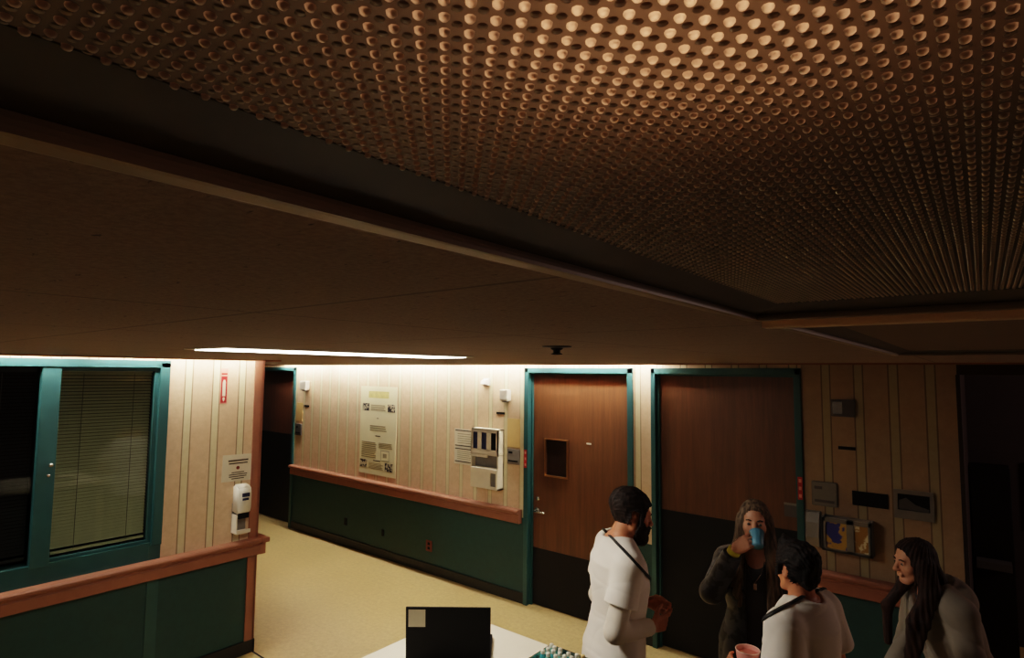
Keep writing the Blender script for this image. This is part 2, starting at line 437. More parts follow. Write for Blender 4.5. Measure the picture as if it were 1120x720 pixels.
def prism_panel(root, x0, x1, y0, y1, vx0, vx1, vy0, vy1):
    """one acrylic sheet; every lens tip is modelled in the part near the camera"""
    z = H+.0775; p = .004
    V = []; Fc = []; MI = []
    ring = [(math.cos(2*PI*k/8+PI/8), math.sin(2*PI*k/8+PI/8)) for k in range(8)]
    nx = int((vx1-vx0)/p); ny = int((vy1-vy0)/p)
    for i in range(nx):
        for j in range(ny):
            if (i+j) % 2: continue
            cx, cy = vx0+i*p, vy0+j*p
            b0 = len(V)
            for dx, dy in ((p, 0), (0, p), (-p, 0), (0, -p)): V.append((cx+dx, cy+dy, z))
            for r, dz in ((.00135, .0), (.00125, .0006), (.0008, .0011)):
                for c_, s_ in ring: V.append((cx+r*c_, cy+r*s_, z-dz))
            V.append((cx, cy, z-.0013))
            b1 = b0+4
            cor = [0, 1, 2, 3]
            # flat valley: four corners joined to the base ring
            for qd in range(4):
                k = [(2*qd+7) % 8, (2*qd) % 8]
                Fc.append((b0+qd, b1+k[1], b1+k[0])); MI.append(0)
                k2 = (2*qd+1) % 8
                Fc.append((b0+qd, b0+(qd+1) % 4, b1+k2, b1+(2*qd) % 8)); MI.append(0)
            for rr in range(2):
                for k in range(8):
                    a = b1+rr*8+k; c = b1+rr*8+(k+1) % 8
                    Fc.append((a, c, c+8, a+8)); MI.append(1)
            top = b0+4+24
            for k in range(8):
                Fc.append((b1+16+k, b1+16+(k+1) % 8, top)); MI.append(1)
    for i in range(nx):
        for j in range(ny):
            if (i+j) % 2 == 0: continue
            cx, cy = vx0+i*p, vy0+j*p; b1 = len(V)
            for r, dz in ((.0014, -.0001), (.0011, .0002), (.0006, .00035)):
                for c_, s_ in ring: V.append((cx+r*c_, cy+r*s_, z-dz))
            V.append((cx, cy, z-.0004))
            for rr in range(2):
                for k in range(8):
                    a = b1+rr*8+k; c = b1+rr*8+(k+1) % 8
                    Fc.append((a, c, c+8, a+8)); MI.append(2)
            for k in range(8): Fc.append((b1+16+k, b1+16+(k+1) % 8, b1+24)); MI.append(2)
    # plain remainder of the sheet
    for a, c, d, e in ((x0, vx0-p, y0, y1), (vx1, x1, y0, y1), (vx0-p, vx1, y0, vy0-p), (vx0-p, vx1, vy1, y1)):
        b0 = len(V); V += [(a, d, z), (c, d, z), (c, e, z), (a, e, z)]; Fc.append((b0, b0+1, b0+2, b0+3)); MI.append(0)
    me = bpy.data.meshes.new('prismatic_panel'); me.from_pydata(V, [], Fc)
    me.materials.append(M['acr_flat']); me.materials.append(M['acr_bump']); me.materials.append(M['acr_mid'])
    me.polygons.foreach_set('material_index', MI)
    me.polygons.foreach_set('use_smooth', [m > 0 for m in MI])
    o = bpy.data.objects.new('prismatic_panel', me); COL.objects.link(o); o.parent = root
    return o
t = thing('ceiling_light', 'large dim ceiling light panel with prismatic dots, close overhead', 'ceiling light')
lightframe(t, -.168, .40, -.58, .665, .045); housing(t, -.21, .44, -.62, .705)
prism_panel(t, -.172, .404, -.585, .669, -.168, .29, -.06, .664)
bm = bmesh.new(); cyl(bm, (-.066, .088, H+.124), (-.044, .150, H+.124), .006); obj('hidden_dot_lamp', bm, M['dot_glow'], t)  # hidden lamp added above the panel so the dots light up
t = thing('ceiling_light', 'second unlit ceiling light panel beyond the prismatic one', 'ceiling light')
lightframe(t, -.168, .40, .858, 2.115, .045); housing(t, -.21, .44, .815, 2.155)
b_ = bmesh.new(); box(b_, -.172, .404, .854, 2.119, H+.077, H+.080); obj('flat_panel', b_, M['panel_flat'], t)
bm = B(-.215, .445, .725, .798, H+.070, CEIL+.02); box(bm, -.215, .445, .764, .790, H+.059, H+.072, .003)
struct(obj('trim_7', bm, M['tbar']))
t = thing('ceiling_light', 'narrow lit ceiling light glowing near the window wall', 'ceiling light')
bm = B(-2.50, -2.17, .98, 2.34, CEIL-.004, CEIL+.001)
obj('lens_frame', bm, M['white_pl'], t)
obj('lens', B(-2.47, -2.20, 1.01, 2.31, CEIL-.007, CEIL-.004), M['lens'], t)
# wall-wash tubes inside the slots
G = 'fluorescent tubes hidden in the ceiling slots'
def batten(p, q_, label, grp, mat='tube'):
    c = (Vector(p)+Vector(q_))/2; h = (Vector(q_)-Vector(p))/2
    t = thing('fluorescent_light', label, 'light tube', grp, loc=(c.x, c.y, TOP-.02))
    a = Vector((max(abs(h.x), .02), max(abs(h.y), .02), 0))
    z = c.z-(TOP-.02)
    bm = B(-a.x, a.x, -a.y, a.y, z+.03, 0)
    for sg in (-1, 1):
        e = h*sg*.97; box(bm, e.x-.015, e.x+.015, e.y-.015, e.y+.015, z-.015, z+.04)
    obj('batten', bm, M['slot_white'], t)
    obj('tube', cyl(bmesh.new(), Vector((0, 0, z))-h*.96, Vector((0, 0, z))+h*.96, .013), M[mat], t, True)
for k in range(5):
    x1 = -2.10-k*1.22
    batten((x1-1.18, D-.105, 2.385), (x1, D-.105, 2.385), 'white fluorescent tube in the ceiling slot washing the back wall', G)
for k in range(4):
    y1 = 2.40-k*1.22
    batten((F+.105, y1-1.18, 2.385), (F+.105, y1, 2.385), 'white fluorescent tube in the ceiling slot above the window wall', G+' over the window', 'tube_w')
# sprinkler
t = thing('ceiling_sprinkler', 'small dark sprinkler head hanging from the ceiling above the plain wooden door', 'sprinkler', loc=(-1.05, 1.52, CEIL))
bm = bmesh.new(); lathe(bm, [(.048, 0), (.046, -.003), (.018, -.006), (.014, -.006)]); obj('escutcheon', bm, M['spr'], t, True)
bm = bmesh.new(); lathe(bm, [(.02, -.004), (.019, -.01), (.012, -.013), (.011, -.022)]); obj('body', bm, M['spr'], t, True)
bm = bmesh.new(); lathe(bm, [(.006, -.02), (.018, -.024), (.019, -.0255), (.004, -.028)]); obj('deflector', bm, M['spr'], t, True)

# ------------------------------------------------------------------ things on the back wall
def lines(bm, x0, x1, z0, z1, n, y, frac=.5, ragged=.25):
    for i in range(n):
        zc = z1-(i+.5)*(z1-z0)/n; h = (z1-z0)/n*frac/2
        xe = x1-(x1-x0)*ragged*random.random()
        box(bm, x0, xe, y-.0006, y, zc-h, zc+h)
t = thing('poster', 'tall cream poster with four small dark photos, taped to striped wall', 'poster')
sheet = obj('sheet', B(-6.245, -5.53, D-.004, D, .968, 2.06), M['paper_y'], t)
PY = D-.0045
for x0, x1, z0, z1 in ((-6.20, -6.065, 1.752, 1.845), (-5.70, -5.56, 1.75, 1.845), (-6.225, -6.085, 1.045, 1.14), (-5.73, -5.58, 1.03, 1.13)):
    obj('photo', B(x0, x1, PY-.001, PY, z0, z1), M['photo'], t)
obj('title_band', B(-6.08, -5.68, PY-.0006, PY, 1.915, 2.0), M['yellow_wash'], t)
for a_ in ((-6.03, -5.74, 1.755, 1.835, 4), (-6.04, -5.71, 1.50, 1.58, 3), (-6.2, -5.90, 1.165, 1.37, 9), (-5.86, -5.58, 1.30, 1.37, 4), (-6.05, -5.76, 1.035, 1.115, 5)):
    bm = bmesh.new(); lines(bm, *a_, PY, .5, .15); obj('text_lines', bm, M['ink_soft'], t)
for x0, x1, z0, z1 in ((-5.93, -5.83, 1.44, 1.452), (-5.96, -5.82, 1.135, 1.147), (-5.91, -5.87, 1.66, 1.668)):
    obj('heading', B(x0, x1, PY-.0006, PY, z0, z1), M['ink'], t)
obj('box_drawing', B(-5.815, -5.655, PY-.0006, PY, 1.15, 1.276), M['ink'], t)
obj('box_inside', B(-5.81, -5.66, PY-.0009, PY-.0006, 1.155, 1.271), M['paper_y'], t)
obj('box_mark', B(-5.77, -5.70, PY-.0012, PY-.0009, 1.19, 1.24), M['ink_soft'], t)

t = thing('paper_notice', 'white paper notice in four panels pinned beside the glove dispenser', 'notice')
obj('sheet', B(-4.546, -4.19, D-.002, D, 1.253, 1.633), M['paper'], t)
for z in (1.615, 1.452, 1.418, 1.282): obj('rule', B(-4.535, -4.235, D-.003, D-.002, z-.006, z+.006), M['ink'], t)
bm = bmesh.new(); lines(bm, -4.50, -4.27, 1.30, 1.40, 5, D-.002, .3); obj('text_lines', bm, M['ink_soft'], t)
bm = bmesh.new(); lines(bm, -4.50, -4.27, 1.47, 1.59, 5, D-.002, .3)
obj('text_lines', bm, M['ink_soft'], t)

t = thing('glove_dispenser', 'white wall dispenser with three glove box slots and an open lower bin', 'dispenser')
x0, x1, y0, y1 = -4.215, -3.843, D-.09, D
bm = bmesh.new()
holes = ((-4.195, -4.125, 1.455, 1.63), (-4.075, -4.0, 1.455, 1.63), (-3.945, -3.872, 1.455, 1.63))
xs = sorted([x0, x1]+[h for hh in holes for h in hh[:2]])
for a, c in zip(xs, xs[1:]):
    if not any(abs(h[0]-a) < 1e-6 for h in holes): box(bm, a, c, y0, y0+.012, 1.44, 1.645)
box(bm, x0, x1, y0, y0+.012, 1.63, 1.667); box(bm, x0, x1, y0, y0+.012, 1.405, 1.455)
box(bm, x0, -3.99, y0, y0+.012, 1.375, 1.405)
box(bm, x0, x0+.012, y0, y1, 1.06, 1.667); box(bm, x1-.012, x1, y0, y1, 1.06, 1.667)
box(bm, x0, x1, y0, y1, 1.655, 1.667); box(bm, x0, x1, y0, y1, 1.06, 1.075); box(bm, x0, x1, y1-.01, y1, 1.06, 1.667)
box(bm, x0, x1, y0, y1, 1.40, 1.41)
obj('body', bm, M['cream_pl'], t)
bm = bmesh.new()
box(bm, x0+.004, -3.94, y0-.006, y0+.006, 1.065, 1.265, .003); box(bm, -3.94, x1-.004, y0-.006, y0+.006, 1.225, 1.265, .002)
box(bm, -3.94, x1-.004, y0-.006, y0+.006, 1.065, 1.09); box(bm, -3.868, x1-.004, y0-.006, y0+.006, 1.09, 1.225)
obj('bin_front', bm, M['cream_pl'], t)
obj('bin_window', B(-3.94, -3.868, y0+.004, y0+.008, 1.09, 1.225), M['grey_pl'], t)
bm = B(x0+.012, x1-.012, y1-.03, y1-.011, 1.27, 1.40); obj('bin_back', bm, M['grey_pl'], t)
for i, h in enumerate(holes):
    o = obj('glove_box', B(h[0]-.012, h[1]+.012, y0+.014, y1-.012, 1.43, 1.645), M['navy'] if i < 2 else M['black'])
    tag(o, ['dark blue glove box in the left slot of the white dispenser', 'dark blue glove box in the middle slot of the white dispenser', 'near-black glove box in the right slot of the white dispenser'][i], 'glove box', 'glove boxes in the white dispenser')

def plate(name, label, cat, mat, x0, x1, z0, z1, d=.012, bev=.004, extra=()):
    if not extra: return tag(obj(name, B(x0, x1, D-d, D, z0, z1, bev), mat), label, cat)
    t = thing(name, label, cat); obj('plate', B(x0, x1, D-d, D, z0, z1, bev), mat, t)
    for n, m, a, c, e, f in extra: obj(n, B(a, c, D-d-.002, D-d, e, f), m, t)
    return t
plate('blank_plate', 'tan blank wall plate above the grey door sign beside the wooden door', 'wall plate', M['tan_plate'], -3.79, -3.628, 1.495, 1.785, .006, .002)
plate('door_sign', 'small grey room sign left of the wooden door with vision window', 'sign', M['grey_pl'], -3.786, -3.626, 1.33, 1.48, .014, .004,
      (('pictogram', M['black'], -3.765, -3.715, 1.435, 1.456), ('text_strip', M['black'], -3.77, -3.645, 1.354, 1.37)))
plate('blank_plate', 'tan blank wall plate by the dark doorway at the far left end', 'wall plate', M['tan_plate'], -7.76, -7.60, 1.53, 1.79, .006, .002)
plate('door_sign', 'small dark grey room sign by the dark doorway at the far left end', 'sign', M['greyd_pl'], -7.765, -7.605, 1.325, 1.49, .014, .004,
      (('pictogram', M['black'], -7.74, -7.69, 1.43, 1.455), ('text_strip', M['black'], -7.745, -7.625, 1.35, 1.37)))
plate('wall_slot', 'thin black slot strip on wall under the far left white sensor', 'strip', M['black'], -7.555, -7.44, 1.738, 1.762, .006, .001)
plate('wall_slot', 'thin black slot strip on wall above the glove dispenser', 'strip', M['black'], -3.942, -3.83, 1.82, 1.842, .006, .001)
plate('wall_slot', 'thin black slot strip on the dim right wall under the silver thermostat', 'strip', M['black'], -.803, -.697, 1.738, 1.76, .006, .001)
def sensor(x, z, label, w=.075, h=.13):
    t = thing('wall_sensor', label, 'sensor')
    obj('housing', B(x-w, x+w, D-.07, D, z-h/2, z+h/2, .014), M['white_pl'], t)
    bm = B(x-w*.6, x+w*.6, D-.055, D-.01, z-h/2-.014, z-h/2+.003, .003); obj('cover_slot', bm, M['grey_pl'], t)
sensor(-7.52, 2.04, 'white box sensor high on the wall near the dark doorway at far left')
sensor(-3.80, 2.02, 'white box sensor high on the wall beside the door with vision window', .052, .115)
t = thing('wall_bracket', 'small white angled bracket high on wall above the paper notice', 'bracket')
prism(b_ := bmesh.new(), [(D, 2.185), (D-.06, 2.165), (D-.075, 2.13), (D-.03, 2.12), (D, 2.11)], 'x', -4.11, -4.05); obj('arm', b_, M['white_pl'], t)
obj('base_plate', B(-4.13, -4.03, D-.01, D, 2.115, 2.19, .003), M['white_pl'], t)
def jambsticker(x, z0, z1, label):
    t = thing('warning_sticker', label, 'sticker')
    obj('label', B(x-.016, x+.016, D-.0235, D-.021, z0, z1), M['red'], t)
    for k in range(3):
        zc = z0+(z1-z0)*(k+.5)/3; obj('print', B(x-.009, x+.009, D-.0242, D-.0235, zc-.012, zc+.012), M['pink_edge'], t)
jambsticker(-3.543, 1.315, 1.49, 'small red sticker on the teal frame of the door with vision window')
jambsticker(-1.05, 1.36, 1.52, 'small red sticker on right teal frame of the plain dark door')
def outlet(x, z, mat, label, w=.045, h=.075):
    t = thing('wall_outlet', label, 'outlet')
    obj('plate', B(x-w, x+w, D-.006, D, z-h, z+h, .002), mat, t)
    for s in (-1, 1): obj('socket', B(x-.018, x+.018, D-.009, D-.006, z+s*.024-.014, z+s*.024+.014, .002), M['cream_pl'] if mat == M['red'] else M['black'], t)
M['redout'] = plain('red_brown_outlet', (120, 44, 30), .5)
outlet(-4.92, .296, M['redout'], 'red-brown outlet low on green wainscot right of the poster', .048, .06)
outlet(-6.495, .304, M['black'], 'dark outlet low on green wainscot under the left of the poster', .03, .045)
outlet(-5.737, .295, M['black'], 'tiny dark outlet low on green wainscot under right edge of the poster', .022, .03)
# right-hand dim wall
t = thing('thermostat', 'silver and dark thermostat high on the dim right wall', 'thermostat')
obj('cover', B(-.838, -.69, D-.03, D, 1.965, 2.085, .006), M['greyd_pl'], t)
obj('face', B(-.825, -.765, D-.034, D-.03, 1.985, 2.068, .001), M['chrome'], t)
plate('door_sign', 'dim grey room sign right of the dark plain door', 'sign', M['grey_pl'], -.978, -.816, 1.335, 1.503, .014, .012,
      (('text_strip', M['greyd_pl'], -.96, -.835, 1.36, 1.378), ('pictogram', M['greyd_pl'], -.96, -.91, 1.45, 1.47)))
plate('name_strip', 'long black sign strip on the dim right wall between grey sign and grey frame', 'sign', M['black'], -.727, -.52, 1.37, 1.466, .012, .003)
t = thing('framed_sign', 'grey framed panel with dark insert on the dim right wall', 'framed sign')
bm = bmesh.new()
box(bm, -.488, -.272, D-.02, D, 1.326, 1.38, .003); box(bm, -.488, -.272, D-.02, D, 1.484, 1.51, .003)
box(bm, -.488, -.466, D-.02, D, 1.38, 1.484); box(bm, -.294, -.272, D-.02, D, 1.38, 1.484)
obj('frame', bm, M['grey_pl'], t); obj('insert', B(-.468, -.29, D-.010, D-.002, 1.378, 1.486), M['black'], t)
prism(b_ := bmesh.new(), [(-.46, 1.382), (-.30, 1.382), (-.30, 1.40), (-.37, 1.42), (-.42, 1.46), (-.46, 1.44)], 'y', D-.0115, D-.010); obj('picture_shape', b_, M['greyd_pl'], t)
t = thing('glove_holder', 'grey double glove box holder on the dim right wall', 'glove holder')
y0 = D-.10
bm = bmesh.new()
for a, c in ((-.905, -.88), (-.755, -.71), (-.63, -.607)): box(bm, a, c, y0, y0+.01, 1.055, 1.28, .002)
box(bm, -.905, -.607, y0, y0+.01, 1.055, 1.075, .002); box(bm, -.905, -.607, y0, y0+.01, 1.25, 1.28, .002)
box(bm, -.905, -.895, y0, D, 1.055, 1.28); box(bm, -.617, -.607, y0, D, 1.055, 1.28); box(bm, -.905, -.607, y0, D, 1.055, 1.065); box(bm, -.905, -.607, D-.008, D, 1.055, 1.28)
obj('holder', bm, M['grey_pl'], t)
tag(obj('glove_box', B(-.892, -.745, y0+.012, D-.01, 1.067, 1.262, .002), M['gbox_a']), 'blue and yellow glove box in left side of the grey holder', 'glove box', 'glove boxes in the grey holder')
tag(obj('glove_box', B(-.722, -.622, y0+.012, D-.01, 1.067, 1.262, .002), M['gbox_b']), 'amber and white glove box in right side of the grey holder', 'glove box', 'glove boxes in the grey holder')
t = thing('file_pocket', 'grey rounded file pocket on wall left of the grey glove holder', 'file pocket')
prism(b_ := bmesh.new(), [(D, 1.05), (D-.05, 1.06), (D-.062, 1.12), (D-.05, 1.22), (D-.03, 1.285), (D, 1.29)], 'x', -1.015, -.93); obj('pocket', b_, M['grey_pl'], t)
obj('back_plate', B(-1.022, -.922, D-.012, D, 1.045, 1.295, .004), M['grey_pl'], t)
t = thing('door_label', 'small dim plate on the right edge of the dark plain door', 'door plate')
obj('plate', B(-1.18, -1.088, SL-.006, SL, 1.212, 1.312, .002), M['greyd_pl'], t)
obj('edge_strip', B(-1.18, -1.088, SL-.008, SL-.006, 1.296, 1.312), M['grey_pl'], t)
# side room
t = thing('wall_board', 'dim grey board on the far wall of the dark side room', 'board')
obj('panel', B(.29, 1.2, 6.57, 6.6, 1.02, 1.52, .004), M['greyd_pl'], t)
bm = bmesh.new(); box(bm, .27, 1.22, 6.56, 6.6, 1.52, 1.54); box(bm, .27, 1.22, 6.56, 6.6, 1.0, 1.02); box(bm, .27, .29, 6.56, 6.6, 1.0, 1.54); obj('frame', bm, M['black'], t)
t = thing('side_cabinet', 'dark narrow cabinet with a pale ledge inside the dark side room', 'cabinet')
obj('body', B(-.12, .14, 6.2, 6.58, .0, 1.5, .006), M['kick'], t)
obj('ledge', B(-.10, .12, 6.08, 6.22, .72, .78, .004), M['greyd_pl'], t)

# ------------------------------------------------------------------ things on the window wall
t = thing('extinguisher_sign', 'narrow red and white fire extinguisher sign high on the wall by the window', 'sign')
obj('edge', B(F, F+.003, 2.10, 2.158, 1.985, 2.262), M['pink_edge'], t)
obj('field', B(F+.003, F+.004, 2.107, 2.152, 1.993, 2.20), M['red'], t)
bm = bmesh.new(); prism(bm, [(2.118, 2.045), (2.141, 2.045), (2.141, 2.155), (2.136, 2.172), (2.124, 2.172), (2.118, 2.155)], 'x', F+.004, F+.005)
prism(bm, [(2.123, 2.036), (2.136, 2.036), (2.138, 2.02), (2.131, 2.004), (2.128, 2.004), (2.121, 2.02)], 'x', F+.004, F+.005)
obj('pictogram', bm, M['paper'], t)
obj('top_bar', B(F+.003, F+.004, 2.107, 2.152, 2.212, 2.226), M['red'], t)
t = thing('laminated_notice', 'white laminated notice taped above the hand sanitizer dispenser', 'notice')
bm = B(F, F+.003, 2.145, 2.39, 1.37, 1.578); bmesh.ops.rotate(bm, verts=bm.verts, cent=(F, 2.27, 1.47), matrix=Matrix.Rotation(math.radians(-1.5), 3, 'X')); obj('sheet', bm, M['paper'], t)
for z, a, c, h in ((1.535, 2.19, 2.35, .009), (1.512, 2.195, 2.345, .007), (1.44, 2.22, 2.32, .005), (1.424, 2.20, 2.345, .005), (1.408, 2.20, 2.34, .005), (1.392, 2.22, 2.32, .005)):
    obj('text_line', B(F+.003, F+.004, a, c, z-h, z+h*.4), M['ink'], t)
bm = bmesh.new(); cyl(bm, (F+.003, 2.268, 1.474), (F+.0045, 2.268, 1.474), .014, n=14); obj('stamp', bm, M['redout'], t)
t = thing('sanitizer_dispenser', 'white hand sanitizer dispenser with drip tray mounted under the laminated notice', 'dispenser')
ya, yc = 2.235, 2.345
bm = bmesh.new(); prism(bm, [(F, 1.13), (F+.085, 1.12), (F+.10, 1.16), (F+.102, 1.27), (F+.09, 1.325), (F+.05, 1.345), (F, 1.345)], 'y', ya, yc)
bmesh.ops.bevel(bm, geom=list(bm.edges), offset=.012, segments=3, affect='EDGES')
cov = obj('cover', bm, M['white_pl'], t, True)
obj('window', B(F+.0995, F+.1035, 2.265, 2.325, 1.255, 1.285, .001), M['navy'], cov)
obj('label', B(F+.0995, F+.1035, 2.268, 2.318, 1.228, 1.246), M['navy'], cov)
bm = B(F+.02, F+.085, 2.25, 2.335, 1.085, 1.135, .008); obj('nozzle_block', bm, M['black'], t)
obj('back_plate', B(F, F+.012, ya, yc, .985, 1.2, .003), M['grey_pl'], t)
bm = bmesh.new(); box(bm, F, F+.085, ya, ya+.008, .985, 1.12, .002)
box(bm, F, F+.095, ya, yc, .972, .985, .003); box(bm, F+.085, F+.095, ya, yc, .98, 1.0, .002)
obj('drip_tray', bm, M['white_pl'], t)

# ------------------------------------------------------------------ counter with laptop and tray
CT = 1.07
t = thing('counter', 'cream topped counter in front of the man in white, at the bottom edge', 'counter')
obj('worktop', B(-2.04, -1.275, .75, 2.135, CT-.04, CT, .004), M['counter'], t)
obj('base_cabinet', B(-2.0, -1.315, .79, 2.095, .1, CT-.04), M['wainscot'], t)
obj('toe_kick', B(-1.96, -1.355, .83, 2.055, 0, .1), M['base'], t)
lx, ly = -1.722, 1.7305; ang = math.radians(39)
t = thing('laptop', 'open black laptop with a white sticker on its lid, seen from behind', 'laptop', loc=(lx, ly, CT), rz=ang)
bm = B(-.171, .171, .006, .245, 0.002, .018, .004); obj('base', bm, M['black'], t)
bm = B(-.171, .171, -.004, .004, 0, .222, .003); bmesh.ops.rotate(bm, verts=bm.verts, cent=(0, 0, .01), matrix=Matrix.Rotation(math.radians(5), 3, 'X'))
bmesh.ops.translate(bm, verts=bm.verts, vec=(0, 0, .014)); lid = obj('lid', bm, M['black'], t)
bm = B(-.160, -.092, -.0052, -.0042, .143, .213); bmesh.ops.rotate(bm, verts=bm.verts, cent=(0, 0, .01), matrix=Matrix.Rotation(math.radians(5), 3, 'X'))
bmesh.ops.translate(bm, verts=bm.verts, vec=(0, 0, .014)); obj('sticker', bm, M['paper'], lid)
bm = B(-.155, .155, .03, .13, .018, .0195); obj('keyboard', bm, M['greyd_pl'], t)

tx0, tx1, ty0, ty1 = -1.474, -1.284, 1.80, 2.096
t = thing('steel_tray', 'shallow steel tray of small capped vials on the counter corner', 'tray')
bm = B(tx0+.006, tx1-.006, ty0+.006, ty1-.006, CT, CT+.003); obj('bottom', bm, M['chrome'], t)
bm = bmesh.new()
for a in ((tx0, tx0+.006, ty0, ty1), (tx1-.006, tx1, ty0, ty1), (tx0, tx1, ty0, ty0+.006), (tx0, tx1, ty1-.006, ty1)): box(bm, *a, CT, CT+.03, .002)
obj('rim', bm, M['chrome'], t)
M['teal_liq'] = plain('pale_teal_plastic', (120, 190, 180), .3, var=.15, scale=40)
M['teal_deep'] = plain('teal_plastic', (60, 150, 160), .3, var=.15, scale=40)
M['pale_tan'] = plain('pale_tan_plastic', (220, 190, 130), .4)
spots = [(.022, .272, 0, 'w'), (.044, .262, 0, 'w'), (.072, .262, 1, 'w'), (.152, .266, 1, 'w'), (.174, .274, 0, 't'), (.030, .236, 0, 'w'), (.058, .232, 1, 'w'), (.088, .236, 0, 'w'), (.118, .256, 1, 'w'),
         (.118, .226, 0, 'w'), (.146, .234, 1, 'w'), (.026, .205, 1, 'w'), (.056, .200, 0, 'w'), (.09, .204, 0, 'w'), (.125, .196, 1, 'w'), (.155, .204, 0, 'w')]
vlabels = {0: 'pale teal vial with white cap in the steel tray', 1: 'deep teal vial with white cap in the steel tray'}
for dx, dy, kd, cap in spots:
    x, y = tx0+dx, ty0+dy
    lab = 'vial with tan cap at the far right corner of the steel tray' if cap == 't' else vlabels[kd]
    v = thing('vial', lab, 'vial', ('tan capped vial' if cap == 't' else ['pale teal vials in the steel tray', 'deep teal vials in the steel tray'][kd]), loc=(x, y, CT+.003))
    bm = bmesh.new(); lathe(bm, [(.012, 0), (.0125, .002), (.0125, .022), (.008, .027), (.007, .029)], n=14); obj('bottle', bm, M['teal_deep'] if kd else M['teal_liq'], v, True)
    bm = bmesh.new(); lathe(bm, [(.0085, .028), (.009, .029), (.009, .040), (.0075, .042)], n=14); obj('cap', bm, M['pale_tan'] if cap == 't' else M['white_pl'], v, True)
